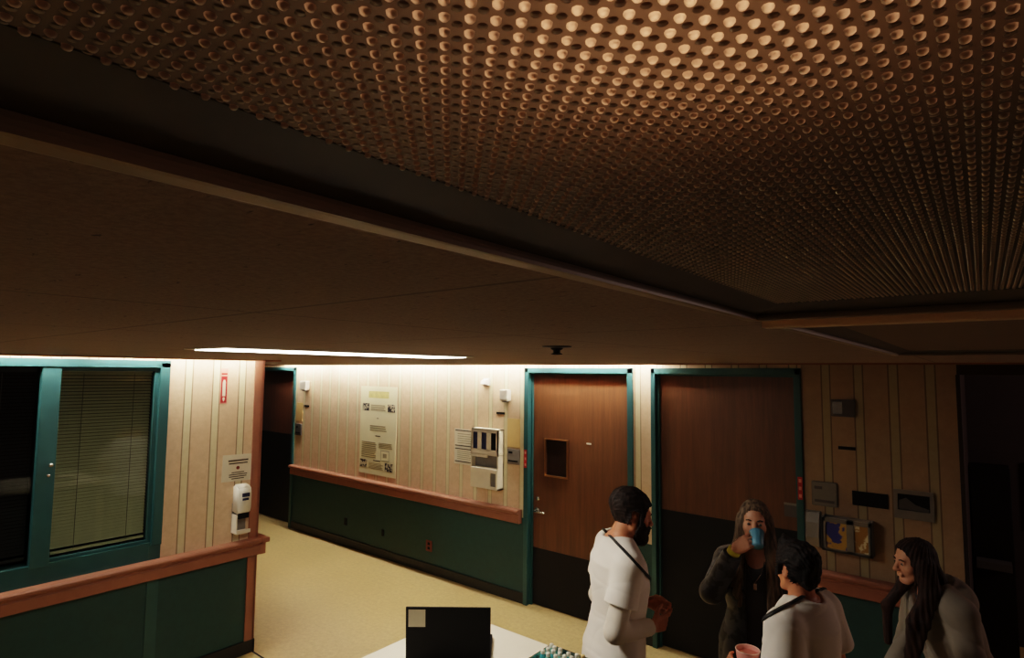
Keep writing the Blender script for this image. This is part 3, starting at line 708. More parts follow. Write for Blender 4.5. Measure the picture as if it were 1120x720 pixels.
# ------------------------------------------------------------------ people: signed-distance figures meshed by surface nets
f32 = np.float32
def V3(*a): return np.array(a, float)
def unit(v): v = np.asarray(v, float); return v/np.linalg.norm(v)
def rotx(a): c, s = math.cos(a), math.sin(a); return np.array([[1, 0, 0], [0, c, -s], [0, s, c]])
def roty(a): c, s = math.cos(a), math.sin(a); return np.array([[c, 0, s], [0, 1, 0], [-s, 0, c]])
def rotz(a): c, s = math.cos(a), math.sin(a); return np.array([[c, -s, 0], [s, c, 0], [0, 0, 1]])
class Field:
    def __init__(s, lo, hi, h):
        s.lo = np.array(lo, float); s.h = h
        s.n = np.ceil((np.array(hi)-s.lo)/h).astype(int)+1
        s.F = np.full(s.n, 1.0, f32)
    def blk(s, a, b):
        i0 = np.clip(np.floor((np.array(a)-s.lo)/s.h).astype(int), 0, s.n); i1 = np.clip(np.ceil((np.array(b)-s.lo)/s.h).astype(int)+1, 0, s.n)
        if (i1 <= i0).any(): return None
        sl = tuple(slice(p, q_) for p, q_ in zip(i0, i1))
        ax = [(s.lo[k]+s.h*np.arange(i0[k], i1[k])).astype(f32) for k in range(3)]
        return sl, ax[0][:, None, None], ax[1][None, :, None], ax[2][None, None, :]
    def all(s): return s.blk(s.lo, s.lo+s.h*s.n)
    def put(s, fn, a, b, k=.015, op='u'):
        r = s.blk(np.array(a)-k-2*s.h, np.array(b)+k+2*s.h)
        if r is None: return
        sl, X, Y, Z = r; d = fn(X, Y, Z); e = s.F[sl]
        if op == 'u':
            hh = np.maximum(k-np.abs(e-d), 0)/max(k, 1e-6); s.F[sl] = np.minimum(e, d)-hh*hh*k*.25
        else:
            d = -d; hh = np.maximum(k-np.abs(e-d), 0)/max(k, 1e-6); s.F[sl] = np.maximum(e, d)+hh*hh*k*.25
    def cap(s, p, q, r1, r2=None, k=.015, op='u', cutp=None, cutn=None):
        p = np.asarray(p, float); q = np.asarray(q, float); r2 = r1 if r2 is None else r2; d = q-p; L = max(d@d, 1e-12)
        def fn(X, Y, Z):
            t = np.clip(((X-p[0])*d[0]+(Y-p[1])*d[1]+(Z-p[2])*d[2])/L, 0, 1)
            v = np.sqrt((X-p[0]-t*d[0])**2+(Y-p[1]-t*d[1])**2+(Z-p[2]-t*d[2])**2)-(r1+(r2-r1)*t)
            if cutn is not None: v = np.maximum(v, (X-cutp[0])*cutn[0]+(Y-cutp[1])*cutn[1]+(Z-cutp[2])*cutn[2])
            return v
        R = max(r1, r2); s.put(fn, np.minimum(p, q)-R, np.maximum(p, q)+R, k, op)
    def ell(s, c, r, Rt=None, k=.012, op='u'):
        c = np.asarray(c, float); r = np.asarray(r, float); Rt = np.eye(3) if Rt is None else Rt
        def fn(X, Y, Z):
            x, y, z = X-c[0], Y-c[1], Z-c[2]
            u = [(Rt[0, i]*x+Rt[1, i]*y+Rt[2, i]*z)/r[i] for i in range(3)]
            return (np.sqrt(u[0]**2+u[1]**2+u[2]**2)-1)*r.min()
        R = r.max(); s.put(fn, c-R, c+R, k, op)
    def loft(s, P0, Rt, L, secs, k=.02, op='u', zcut=None):
        """elliptical sections (t, half width, half depth, y offset) along Rt's z axis"""
        P0 = np.asarray(P0, float); tt = [q_[0]*L for q_ in secs]; A = [q_[1] for q_ in secs]; Bq = [q_[2] for q_ in secs]; O = [q_[3] for q_ in secs]
        def fn(X, Y, Z):
            x, y, z = X-P0[0], Y-P0[1], Z-P0[2]
            u = Rt[0, 0]*x+Rt[1, 0]*y+Rt[2, 0]*z; v = Rt[0, 1]*x+Rt[1, 1]*y+Rt[2, 1]*z; w_ = Rt[0, 2]*x+Rt[1, 2]*y+Rt[2, 2]*z
            a = np.interp(w_, tt, A).astype(f32); b_ = np.interp(w_, tt, Bq).astype(f32); o = np.interp(w_, tt, O).astype(f32)
            e = (np.sqrt((u/a)**2+((v-o)/b_)**2)-1)*np.minimum(a, b_)
            e = np.maximum(e, np.maximum(tt[0]-w_, w_-tt[-1]))
            if zcut is not None: e = np.maximum(e, zcut-Z)
            return e
        m = max(max(A), max(Bq))*1.2
        c0 = P0+Rt[:, 2]*tt[0]; c1 = P0+Rt[:, 2]*tt[-1]
        s.put(fn, np.minimum(c0, c1)-m, np.maximum(c0, c1)+m, k, op)
    def mesh(s, name, mat, parent=None, F=None, smooth=1):
        F = s.F if F is None else F
        S = F < 0; n = S.shape
        cnt = np.zeros(tuple(k-1 for k in n), np.int8)
        for dx in (0, 1):
            for dy in (0, 1):
                for dz in (0, 1): cnt += S[dx:n[0]-1+dx, dy:n[1]-1+dy, dz:n[2]-1+dz]
        act = (cnt > 0) & (cnt < 8); I = np.argwhere(act); N = len(I)
        idx = np.full(act.shape, -1, np.int32); idx[act] = np.arange(N)
        acc = np.zeros((N, 3)); num = np.zeros(N)
        cor = [(x, y, z) for x in (0, 1) for y in (0, 1) for z in (0, 1)]
        val = {c: F[I[:, 0]+c[0], I[:, 1]+c[1], I[:, 2]+c[2]].astype(float) for c in cor}
        for c in cor:
            for ax in range(3):
                if c[ax]: continue
                e = list(c); e[ax] = 1; e = tuple(e); a, b_ = val[c], val[e]
                m = (a < 0) != (b_ < 0); t = np.where(m, a/np.where(m, a-b_, 1), 0)
                p = np.zeros((N, 3)); p += c; p[:, ax] += t
                acc += p*m[:, None]; num += m
        P = (I+acc/np.maximum(num, 1)[:, None])*s.h+s.lo
        quads = []
        for ax in range(3):
            sa = [slice(None)]*3; sb = [slice(None)]*3; sa[ax] = slice(0, -1); sb[ax] = slice(1, None)
            ch = S[tuple(sa)] != S[tuple(sb)]; E = np.argwhere(ch); o1, o2 = [(1, 2), (2, 0), (0, 1)][ax]
            ok = (E[:, o1] > 0) & (E[:, o2] > 0) & (E[:, o1] < n[o1]-1) & (E[:, o2] < n[o2]-1); E = E[ok]
            ins = S[tuple(E.T)]
            def at(d1, d2):
                q_ = E.copy(); q_[:, o1] -= d1; q_[:, o2] -= d2; return idx[tuple(q_.T)]
            Q = np.stack([at(1, 1), at(0, 1), at(0, 0), at(1, 0)], 1); Q[~ins] = Q[~ins][:, ::-1]; quads.append(Q)
        Q = np.concatenate(quads)
        for _ in range(smooth):
            sm = np.zeros_like(P); c = np.zeros(len(P))
            for i in range(4):
                for j in ((i+1) % 4, (i+3) % 4):
                    np.add.at(sm, Q[:, i], P[Q[:, j]]); np.add.at(c, Q[:, i], 1)
            P = P*.5+.5*sm/np.maximum(c, 1)[:, None]
        me = bpy.data.meshes.new(name); me.vertices.add(len(P)); me.vertices.foreach_set('co', P.astype(f32).ravel())
        me.loops.add(Q.size); me.loops.foreach_set('vertex_index', Q.astype(np.int32).ravel())
        me.polygons.add(len(Q)); me.polygons.foreach_set('loop_start', np.arange(0, Q.size, 4, dtype=np.int32))
        me.polygons.foreach_set('use_smooth', np.ones(len(Q), bool)); me.update(calc_edges=True); me.validate()
        me.materials.append(mat)
        o = bpy.data.objects.new(name, me); COL.objects.link(o)
        if parent: o.parent = parent
        return o
def poly_sd(pts, U, Vv):
    """signed distance to polygon (negative inside) on 2-D arrays"""
    U, Vv = np.broadcast_arrays(U, Vv); d = np.full(U.shape, 1e9); sgn = np.ones(U.shape)
    n = len(pts)
    for i in range(n):
        a = pts[i]; b_ = pts[i-1]; ex, ey = b_[0]-a[0], b_[1]-a[1]; wx, wy = U-a[0], Vv-a[1]
        t = np.clip((wx*ex+wy*ey)/(ex*ex+ey*ey), 0, 1); d = np.minimum(d, (wx-ex*t)**2+(wy-ey*t)**2)
        c1 = Vv >= a[1]; c2 = Vv < b_[1]; c3 = ex*wy > ey*wx
        fl = (c1 & c2 & c3) | (~c1 & ~c2 & ~c3); sgn = np.where(fl, -sgn, sgn)
    return (sgn*np.sqrt(d)).astype(f32)

def head(fd, C, Rt, s=1., fem=False, beard=False):
    """head with face; C = midpoint between the eyes' level, Rt columns = right, forward, up"""
    W = lambda x, y, z: C+Rt@(s*np.array([x, y, z]))
    E = lambda c, r, k=.012, op='u', R2=None: fd.ell(W(*c), s*np.array(r), Rt if R2 is None else Rt@R2, k*s, op)
    K = lambda a, b_, r1, r2=None, k=.01, op='u': fd.cap(W(*a), W(*b_), r1*s, (r1 if r2 is None else r2)*s, k*s, op)
    E((0, -.012, .034), (.075, .097, .088)); E((0, .032, -.025), (.061, .058, .085), .02)
    jw = .050 if fem else .056
    for x in (-1, 1):
        K((x*jw, .0, -.052), (x*.022, .062, -.103), .020, .018, .02)
        E((x*.04, .058, -.028), (.022, .022, .024), .02)
    E((0, .068, -.103), (.024, .020, .018), .015)
    K((-.036, .079, .022), (.036, .079, .022), .012 if not fem else .009, k=.014)
    for x in (-1, 1): E((x*.031, .094, .0), (.019, .014, .013), .010, 's')
    for x in (-1, 1):
        E((x*.031, .077, .0), (.0135, .0135, .0125), .002)
        K((x*.018, .086, .008), (x*.043, .082, .007), .004, k=.004); K((x*.02, .086, -.009), (x*.042, .082, -.008), .003, k=.004)
    K((0, .090, .010), (0, .112, -.032), .008, .0125, .012)
    for x in (-1, 1): E((x*.012, .100, -.036), (.009, .010, .008), .006)
    K((-.018, .090, -.062), (.018, .090, -.062), .0065, k=.006); K((-.014, .089, -.073), (.014, .089, -.073), .0075, k=.006)
    K((-.020, .098, -.0672), (.020, .098, -.0672), .0028, k=.003, op='s')
    for x in (-1, 1):
        E((x*.077, -.010, -.008), (.010, .020, .033), .006, 'u', rotx(.2)@rotz(-x*.35)); E((x*.085, -.006, -.006), (.006, .010, .018), .005, 's')
        E((x*.076, -.002, -.034), (.007, .010, .011), .005)

def finger_chain(fd, base, d, n, L, r, curl, k=.004):
    ax = np.cross(d, n); p = np.array(base); a = 0
    for f, rr, c in ((.46, 1., .7), (.30, .92, 1.1), (.24, .82, .8)):
        a += curl*c; dv = d*math.cos(a)+n*math.sin(a); q_ = p+dv*L*f; fd.cap(p, q_, r*rr, r*rr*.93, k); p = q_
def hand(fd, wrist, d, n, side, s=1., curls=(.5, .55, .6, .65), thumb=.5, spread=.07):
    """d = towards the fingers, n = palm side, side = +1 when the thumb lies along +(d x n)"""
    d = unit(d); n = unit(np.asarray(n)-d*(np.asarray(n)@d)); b_ = np.cross(d, n)*side; w_ = np.asarray(wrist, float)
    L4 = (.074, .082, .076, .060); off = (.031, .0105, -.0105, -.030); ln = (.088, .092, .087, .079)
    for L, o, m, c in zip(L4, off, ln, curls):
        k0 = w_+b_*o*.55*s+d*.012*s; k1 = w_+b_*o*s+d*m*s-n*.004*s
        fd.cap(k0, k1, .0125*s, .0105*s, .012*s)
        dv = unit(d+b_*(o/.03)*spread); finger_chain(fd, k1, dv, n, L*s, .0082*s, c)
    fd.ell(w_+d*.048*s+n*.003*s, np.array([.036, .040, .014])*s, np.stack([b_, d, n], 1), .012*s)
    t0 = w_+b_*.022*s+d*.022*s+n*.004*s; dv = unit(d*.62+b_*.66+n*thumb); t1 = t0+dv*.042*s; t2 = t1+unit(d*.85+b_*.25+n*thumb)*.034*s; t3 = t2+unit(d*.9+n*thumb)*.026*s
    fd.cap(t0, t1, .014*s, .0105*s, .01*s); fd.cap(t1, t2, .0102*s, .009*s, .004); fd.cap(t2, t3, .009*s, .0075*s, .004)

def noise_folds(X, Y, Z, amp, f=26., seed=0):
    a = np.sin(f*(X+.35*Y)+3.1*np.sin(5*Z+seed)+seed)*np.sin(.42*f*Z+2.3*np.sin(9*X+7*Y+seed))
    b_ = np.sin(.8*f*(Y-.5*X)+2.*np.sin(8*Z+2*seed)+1.3*seed+.4*f*Z)
    c = np.abs(np.sin(.55*f*(Z*.8+.6*X-.45*Y)+2.2*np.sin(6*X-4*Z+seed)+1.7*np.sin(9*Y+seed)))
    e = np.abs(np.sin(.5*f*(X-.7*Z+.3*Y)+1.8*np.sin(7*Z+5*Y+2*seed)))
    return (amp*(.45*a+.35*b_+(.55*(1-c)**4+.4*(1-e)**4)-.15)).astype(f32)

skin_cache = {}
def skin(name, rgb):
    b = NB(name); nz = b.noise(60, 3); c = srgb(*rgb)
    b.bsdf(b.mix(b.ramp(nz, .3, .7), tuple(v*.88 for v in c[:3])+(1,), c), .5, bump=nz, bstr=.05, Subsurface_Weight=.08, Subsurface_Scale=.01)
    return b.m
def hairmat(name, c1, c2):
    b = NB(name); nz = b.noise(55, 4, .6, b.mapped((1, 1, .12)))
    b.bsdf(b.mix(b.ramp(nz, .35, .65), srgb(*c1), srgb(*c2)), .7, bump=nz, bstr=.9, bdist=.006, Specular_IOR_Level=.25); return b.m
def cloth(name, rgb, var=.08, scale=9, bstr=.1):
    b = NB(name); nz = b.noise(scale, 3); w_ = b.noise(260, 2); c = srgb(*rgb)
    b.bsdf(b.mix(b.ramp(nz, .35, .65), tuple(v*(1-var) for v in c[:3])+(1,), c), .85, bump=w_, bstr=bstr); return b.m
M['eye_w'] = plain('eye_white', (120, 106, 96), .35); M['iris'] = plain('dark_iris', (40, 28, 22), .2)
M['brow'] = plain('dark_brow_hair', (38, 26, 20), .7)

class Fig:
    """joint positions in metres, local frame: +Y the way the person faces, +X the person's right"""
    def __init__(g, s=1., lean=0., twist=0., bow=0.):
        g.s = s; S = lambda *a: s*np.array(a, float)
        g.pel = S(0, 0, .93); g.lean = lean
        g.Rs = rotz(twist)@rotx(-lean)           # spine frame
        g.L = .53*s
        g.nb = g.pel+g.Rs[:, 2]*g.L              # neck base
        g.Rs_ = g.Rs
    def at(g, x, y, t): return g.pel+g.Rs@np.array([x*g.s, y*g.s, t*g.L])

MALE = [(-.10, .150, .100, -.005), (.0, .172, .118, -.008), (.12, .166, .112, 0), (.36, .146, .103, .008), (.62, .170, .118, .006), (.80, .178, .112, -.004), (.93, .130, .082, -.012), (1.02, .062, .062, -.014)]
FEML = [(-.10, .155, .105, -.008), (.0, .174, .120, -.012), (.12, .160, .108, 0), (.36, .126, .092, .006), (.62, .146, .112, .012), (.80, .150, .098, -.002), (.93, .110, .074, -.012), (1.02, .052, .054, -.014)]
def scale_secs(S, s, da=0, db=0): return [(t, a*s+da, b_*s+db, o*s) for t, a, b_, o in S]

def figure(name, label, loc, rz, s=1., fem=False, lean=0., headrot=None, headpos=None, arms=None, skinmat=None, h=.0042, bounds=None, hs=1., legs=None):
    g = Fig(s, lean); secs = FEML if fem else MALE; g.secs = secs
    lo, hi = bounds; fd = Field(lo, hi, h); g.fd = fd; g.lo, g.hi, g.h = lo, hi, h
    fd.loft(g.pel, g.Rs, g.L, scale_secs(secs, s), .03)
    g.hc = np.array(headpos) if headpos is not None else g.nb+g.Rs@np.array([0, .035, .165])*s
    g.Rh = headrot if headrot is not None else np.eye(3); g.hs = hs
    nk = .054 if not fem else .046
    fd.cap(g.at(0, -.012, .95), g.hc+g.Rh@np.array([0, -.022, -.06])*hs, nk*s*1.08, nk*s, .025)
    sw = .185 if not fem else .160; g.sw = sw
    g.arm = {}
    for sd in ('r', 'l'):
        sg = 1 if sd == 'r' else -1
        sh = g.at(sg*sw, -.008, .845); fd.cap(g.at(sg*.05, -.012, .93), sh, .055*s, .050*s, .03)
        el, wr, hd = arms[sd]['el'], arms[sd]['wr'], arms[sd].get('hand')
        el = np.array(el, float); wr = np.array(wr, float); g.arm[sd] = (sh, el, wr)
        ra = (.050, .041, .043, .027) if not fem else (.043, .036, .037, .024)
        fd.cap(sh, el, ra[0]*s, ra[1]*s, .02); m = el*.72+wr*.28; fd.cap(el, wr, ra[1]*s*.98, ra[3]*s, .012); fd.ell(m, np.array([.042, .042, .075])*s*(.95 if not fem else .82), np.array(Vector(unit(wr-el)).to_track_quat('Z', 'Y').to_matrix()), .02)
        if hd: hand(fd, wr, hd['d'], hd['n'], hd['side'], s*hd.get('s', 1.), hd.get('curls', (.5, .55, .6, .65)), hd.get('thumb', .5), hd.get('spread', .07))
    g.legj = {}
    for sg in (1, -1):
        hp = np.array([sg*.092*s, -.005, .90*s]); kn = np.array([sg*.10*s, .02, .49*s]); an = np.array([sg*.105*s, -.02, .085*s])
        if legs: hp, kn, an = [np.array(q_)*s for q_ in legs[sg]]
        g.legj[sg] = (hp, kn, an)
        fd.cap(hp, kn, .086*s, .056*s, .03); fd.cap(kn, an, .054*s, .036*s, .02); fd.ell(kn*.62+an*.38+np.array([0, -.012, 0]), np.array([.046, .049, .11])*s, None, .03)
        fd.cap(an+np.array([0, -.025, -.04*s]), an+np.array([0, .15*s, -.055*s]), .036*s, .026*s, .02)
    head(fd, g.hc, g.Rh, hs, fem)
    o = fd.mesh('person', skinmat); g.o = o
    o.location = loc; o.rotation_euler = (0, 0, rz); tag(o, label, 'person')
    for sg in (1, -1):
        e = g.hc+g.Rh@(np.array([sg*.031, .0795, .0])*hs)
        bm = bmesh.new(); sphere(bm, e, .0122*hs, 14); eye = obj('eye', bm, M['eye_w'], o, True)
        bm = bmesh.new(); sphere(bm, e+g.Rh@np.array([0, .0075, 0])*hs, .0062*hs, 10); obj('iris', bm, M['iris'], eye, True)
        bm = bmesh.new(); tube(bm, [g.hc+g.Rh@(np.array(q_)*hs) for q_ in ((sg*.016, .092, .020), (sg*.031, .0915, .025), (sg*.046, .083, .021))], .0042*hs, 6); obj('eyebrow', bm, M['brow'], o, True)
    return g
def trousers_shoes(g, mat, shoemat, o):
    s = g.s; lo = np.array([g.lo[0], g.lo[1], 0.0]); hi = np.array([g.hi[0], g.hi[1], 1.02*s])
    fd = Field(lo, hi, .007)
    fd.loft(g.pel, g.Rs, g.L, [(t, a*s+.012, b_*s+.012, o_*s) for t, a, b_, o_ in g.secs if t < .3], .03)
    for sg in (1, -1):
        hp, kn, an = g.legj[sg]
        fd.cap(hp, kn, .102*s, .082*s, .03); fd.cap(kn, an+np.array([0, 0, -.02]), .082*s, .070*s, .03)
    sl, X, Y, Z = fd.all(); fd.F += noise_folds(X, Y, Z, .004, 22, 1.); fd.F = np.maximum(np.maximum(fd.F, .045-Z), Z-.86)
    fd.mesh('trousers', mat, o)
    for sg in (1, -1):
        an = g.legj[sg][2]; f2 = Field(an-np.array([.09, .14, .12]), an+np.array([.09, .26, .08]), .006)
        f2.ell(an+np.array([0, -.02, -.045]), (.045, .055, .055), None, .02); f2.ell(an+np.array([0, .09*s, -.055]), (.048, .10, .036), None, .03)
        sl, X, Y, Z = f2.all(); f2.F = np.maximum(f2.F, .004-Z); f2.mesh('shoe', shoemat, o)
def profile_shell(g, pts, off, mat, name, lumps=(), amp=.002, strands=0., extra=None, h=.0035, xmin=None, wig=(0, 0)):
    """hair or beard: the head surface thickened, kept where the side profile (y, z) lies inside pts"""
    hs = g.hs; lo = g.hc-np.array([.2, .2, .24]); hi = g.hc+np.array([.2, .2, .22])
    if extra: lo = np.minimum(lo, extra[0]); hi = np.maximum(hi, extra[1])
    fd = Field(lo, hi, h); head_only = Field(lo, hi, h)
    head(head_only, g.hc, g.Rh, hs, False)
    fd.F = head_only.F
    Wp = lambda c: g.hc+g.Rh@(np.array(c, float)*hs)
    fd.F = fd.F-f32(off)
    for c, r, k in lumps: fd.ell(Wp(c), np.array(r)*hs, g.Rh, k)
    sl, X, Y, Z = fd.all(); x, y, z = X-g.hc[0], Y-g.hc[1], Z-g.hc[2]
    u, v, w_ = [(g.Rh[0, i]*x+g.Rh[1, i]*y+g.Rh[2, i]*z)/hs for i in range(3)]
    pd = poly_sd(pts, v, w_)*hs
    fd.F = np.maximum(fd.F+noise_folds(u*3, v*3, w_*3, amp, 40, 2.), pd-.002*np.sin(v*160)*np.sin(w_*150+u*90))+(strands*np.sin(np.arctan2(u, w_+.02)*38+5*np.sin(v*30))).astype(f32)
    return fd, (u, v, w_)
SK1 = skin('skin_a', (196, 128, 94)); SK2 = skin('skin_b', (208, 150, 120)); SK3 = skin('skin_c', (204, 134, 98)); SK4 = skin('skin_d', (206, 148, 116))
HAIR1 = hairmat('dark_brown_hair', (22, 15, 13), (42, 28, 22)); HAIR2 = hairmat('ash_blonde_hair', (70, 56, 46), (136, 116, 96)); HAIR3 = hairmat('black_brown_hair', (15, 11, 11), (30, 21, 18)); HAIR4 = hairmat('long_dark_brown_hair', (36, 22, 18), (64, 40, 30))
WHITE = cloth('white_cotton', (232, 224, 214), .04); WHITE2 = cloth('white_undershirt', (222, 212, 198), .06)
NAVYT = cloth('dark_trousers', (34, 36, 46)); SHOE = plain('dark_shoe', (26, 24, 24), .5)
CARD = two_print('grey_mottled_cardigan', (24, 24, 28), (62, 64, 72), 16); TOPG = cloth('charcoal_top', (62, 60, 64))
JACK = cloth('light_grey_jacket', (140, 130, 118), .1, 14); LAN = plain('black_lanyard', (14, 13, 14), .6)

def garment(g, name, mat, o, infl, hem, sleeves, neck_r, fold=.004, seed=0., belly=0., neckcut=True, post=None, tmax=1.0, h=.0045):
    lo = np.array([g.lo[0], g.lo[1], hem-.03]); hi = np.array([g.hi[0], g.hi[1], (g.nb[2]+.10)])
    fd = Field(lo, hi, h); s = g.s
    secs = [(t, a*s+infl+belly*(1 if t < .7 else .3), b_*s+infl+belly*(1 if t < .7 else .3), o_*s) for t, a, b_, o_ in g.secs]
    secs = [(t-.22 if i == 0 else t, max(a, (.222, .216, .200)[i]*s) if i < 3 and infl > .015 else a, max(b_, (.150, .148, .138)[i]*s) if i < 3 and infl > .015 else b_, o_) for i, (t, a, b_, o_) in enumerate(secs)]
    fd.loft(g.pel, g.Rs, g.L, secs, .03)
    for sg in (1, -1):
        fd.cap(g.at(sg*.05, -.012, .935), g.at(sg*g.sw, -.008, .85), .058*s+infl*.55, .055*s+infl*.6, .035)
        sh, el, wr = g.arm['r' if sg > 0 else 'l']; k, r1, r2 = sleeves[:3]
        if k <= 1:
            hp = sh+(el-sh)*k; fd.cap(sh, el, r1, r2, .025, cutp=hp, cutn=unit(el-sh))
        else:
            hp = el+(wr-el)*(k-1); fd.cap(sh, el, r1, (r1+r2)/2, .025); fd.cap(el, wr, (r1+r2)/2, r2, .02, cutp=hp, cutn=unit(wr-el))
    sl, X, Y, Z = fd.all(); fd.F = fd.F+noise_folds(X, Y, Z, fold, 24, seed)
    if neckcut:
        fd.cap(g.at(0, -.015, .86), g.at(0, .005, 1.25), neck_r, neck_r*1.15, .012, 's')
        fd.cap(g.at(0, .05, .90), g.at(0, .09, 1.05), neck_r*.8, neck_r, .015, 's')
    fd.F = np.maximum(fd.F, hem-Z)
    if post: post(fd, X, Y, Z)
    return fd, fd.mesh(name, mat, o)
def lanyard(g, fd, nape, chest, o, wd=.007, stop=None):
    n_ = np.cross(unit(np.array(chest)-np.array(nape)), V3(1, 0, 0)); n_ = unit(n_)
    sl, X, Y, Z = fd.all()
    pl = (X-nape[0])*n_[0]+(Y-nape[1])*n_[1]+(Z-nape[2])*n_[2]
    Fb = np.maximum(np.abs(fd.F-.002)-.0048, np.abs(pl)-wd)
    fd.mesh('lanyard', LAN, o, Fb)

# ---- man in white, profile to the right, hands together
Rh1 = rotx(-.20)
g = figure('person', 'bearded man in white short-sleeved top, standing in profile with his hands together', (-1.450, 2.604, 0), math.radians(-45), .985, False, .06, Rh1, (.02, .085, 1.556),
    {'r': dict(el=(.220, -.06, 1.085), wr=(.130, .145, 1.062), hand=dict(d=(-.45, .85, .05), n=(-.8, -.4, .1), side=1, curls=(.75, .8, .85, .9), thumb=.3)),
     'l': dict(el=(-.22, -.02, 1.09), wr=(-.065, .20, 1.10), hand=dict(d=(.72, .65, -.05), n=(.55, -.75, -.1), side=-1, curls=(.6, .65, .7, .75), thumb=.3))},
    SK1, bounds=((-.36, -.26, -.01), (.36, .38, 1.76)), hs=.93)
o = g.o
fd, sh_ = garment(g, 'shirt', WHITE, o, .020, .78, (.60, .068, .084), .066, .0045, .6, .005)
lanyard(g, fd, (0, -.05, 1.478), (0, .145, 1.275), o)
for sd in ('r', 'l'):
    s_, e_, w__ = g.arm[sd]; f2 = Field(np.minimum(np.minimum(s_, e_), w__)-.09, np.maximum(np.maximum(s_, e_), w__)+.09, .0045)
    f2.cap(s_*.55+e_*.45, e_, .052, .050, .02); f2.cap(e_, w__, .048, .037, .02, cutp=e_+(w__-e_)*.93, cutn=unit(w__-e_))
    sl, X, Y, Z = f2.all(); f2.F = f2.F+noise_folds(X, Y, Z, .005, 44, 2.); f2.mesh('sleeve', WHITE2, o)
trousers_shoes(g, NAVYT, SHOE, o)
PH = [(.105, .098), (.086, .070), (.058, .052), (.046, .0), (.044, -.045), (.018, -.045), (.014, .028), (-.028, .034), (-.036, -.04), (-.05, -.085), (-.14, -.085), (-.17, .0), (-.15, .16), (.05, .18), (.12, .14)]
hf, uvw = profile_shell(g, PH, .011, HAIR1, 'hair', [((0, -.03, .055), (.086, .105, .088), .01)], .003, .0012)
hf.mesh('hair', HAIR1, o)
PBD = [(.046, -.015), (.026, -.025), (.012, -.045), (.010, -.08), (.028, -.13), (.06, -.17), (.13, -.17), (.135, -.08), (.114, -.047), (.088, -.046), (.066, -.040)]
bf, (u, v, w_) = profile_shell(g, PBD, .009, HAIR1, 'beard', [((0, .066, -.115), (.046, .044, .040), .02)], .003)
bf.F = np.maximum(bf.F, -((np.sqrt((u/.024)**2+((v-.11)/.03)**2+((w_+.067)/.010)**2)-1)*.01).astype(f32)); bf.mesh('beard', HAIR1, o)

# ---- woman drinking, facing the camera
g = figure('person', 'long-haired woman in dark open cardigan drinking from a blue cup', (-.970, 3.263, 0), math.radians(-168), .91, True, .0, rotz(.06)@rotx(.05), (0, .045, 1.480),
    {'r': dict(el=(.205, .15, 1.125), wr=(.082, .240, 1.372), hand=dict(d=(-.75, -.16, .60), n=(-.4, -.85, -.15), side=1, curls=(.75, .75, .75, .8), thumb=.8, s=.95)),
     'l': dict(el=(-.215, -.03, 1.01), wr=(-.215, .08, .79), hand=dict(d=(0, .2, -1), n=(1, 0, 0), side=1, curls=(.3, .35, .4, .45)))},
    SK2, bounds=((-.34, -.26, -.01), (.34, .38, 1.66)), hs=.87)
o = g.o; womc = g
fd0, top_ = garment(g, 'top', TOPG, o, .012, .80, (.2, .052, .052), .058, .003, .3)
def openfront(fd, X, Y, Z):
    wd = np.clip(.035+.05*(1.32-Z)*0+.025*np.sin((Z-.9)*3), .03, .07)
    fd.F = np.maximum(fd.F, np.minimum(wd-np.abs(X+.005), Y-.02))
fd, c_ = garment(g, 'cardigan', CARD, o, .030, .72, (1.93, .066, .047), .070, .006, 1.4, .006, post=lambda f, X, Y, Z: setattr(f, 'F', np.maximum(f.F, np.minimum(.055-np.abs(X+.01), Y-.01))))
trousers_shoes(g, NAVYT, SHOE, o)
s_, e_, w__ = g.arm['r']; dd = unit(w__-e_)
M['band'] = plain('yellow_wristband', (214, 204, 62), .45)
bm = bmesh.new(); cyl(bm, w__-dd*.016, w__+dd*.006, .0325, n=20); obj('wristband', bm, M['band'], o, True)
PF = [(.112, .10), (.074, .084), (.056, .04), (.047, -.05), (.035, -.14), (-.16, -.14), (-.18, .0), (-.15, .17), (.05, .19), (.13, .15)]
hf, uvw = profile_shell(g, PF, .007, HAIR2, 'hair', [((0, -.025, .04), (.081, .098, .087), .01)], .002, extra=(np.array([-.17, -.2, 1.05]), np.array([.17, .2, 1.64])))
for sg in (1, -1):
    for k, (a, b_, c) in enumerate((((.072, .0, .02), (.088, .012, -.14), (.092, .085, -.36)), ((.066, -.03, .0), (.088, -.03, -.15), (.115, .055, -.33)), ((.072, .02, .0), (.075, .035, -.14), (.070, .105, -.40)))):
        a, b_, c = [g.hc+np.array([sg*q_[0], q_[1]-.002, q_[2]]) for q_ in (a, b_, c)]
        a = g.hc+(a-g.hc)*.9; hf.cap(a, b_, .022, .024, .015); hf.cap(b_, c, .024, .012, .02)
hf.loft(g.hc+np.array([0, -.085, -.32]), np.eye(3), .34, [(0, .11, .026, -.045), (.4, .105, .03, -.025), (.8, .085, .04, .005), (1., .07, .05, .01)], .03)
sl, X, Y, Z = hf.all(); ang_ = np.arctan2(X-g.hc[0], Y-g.hc[1]); hf.F = hf.F+(.0022*np.sin(ang_*34+6*np.sin(Z*11))).astype(f32)
hf.mesh('hair', HAIR2, o)
bm = bmesh.new(); tube(bm, [(.045, .075, 1.29), (.03, .100, 1.235), (0, .118, 1.19), (-.03, .100, 1.235), (-.045, .075, 1.29)], .0022, 6); nk_ = obj('necklace', bm, M['chrome'], o, True)
bm = bmesh.new(); box(bm, -.009, .009, .114, .120, 1.135, 1.19, .002); obj('pendant', bm, M['chrome'], nk_)
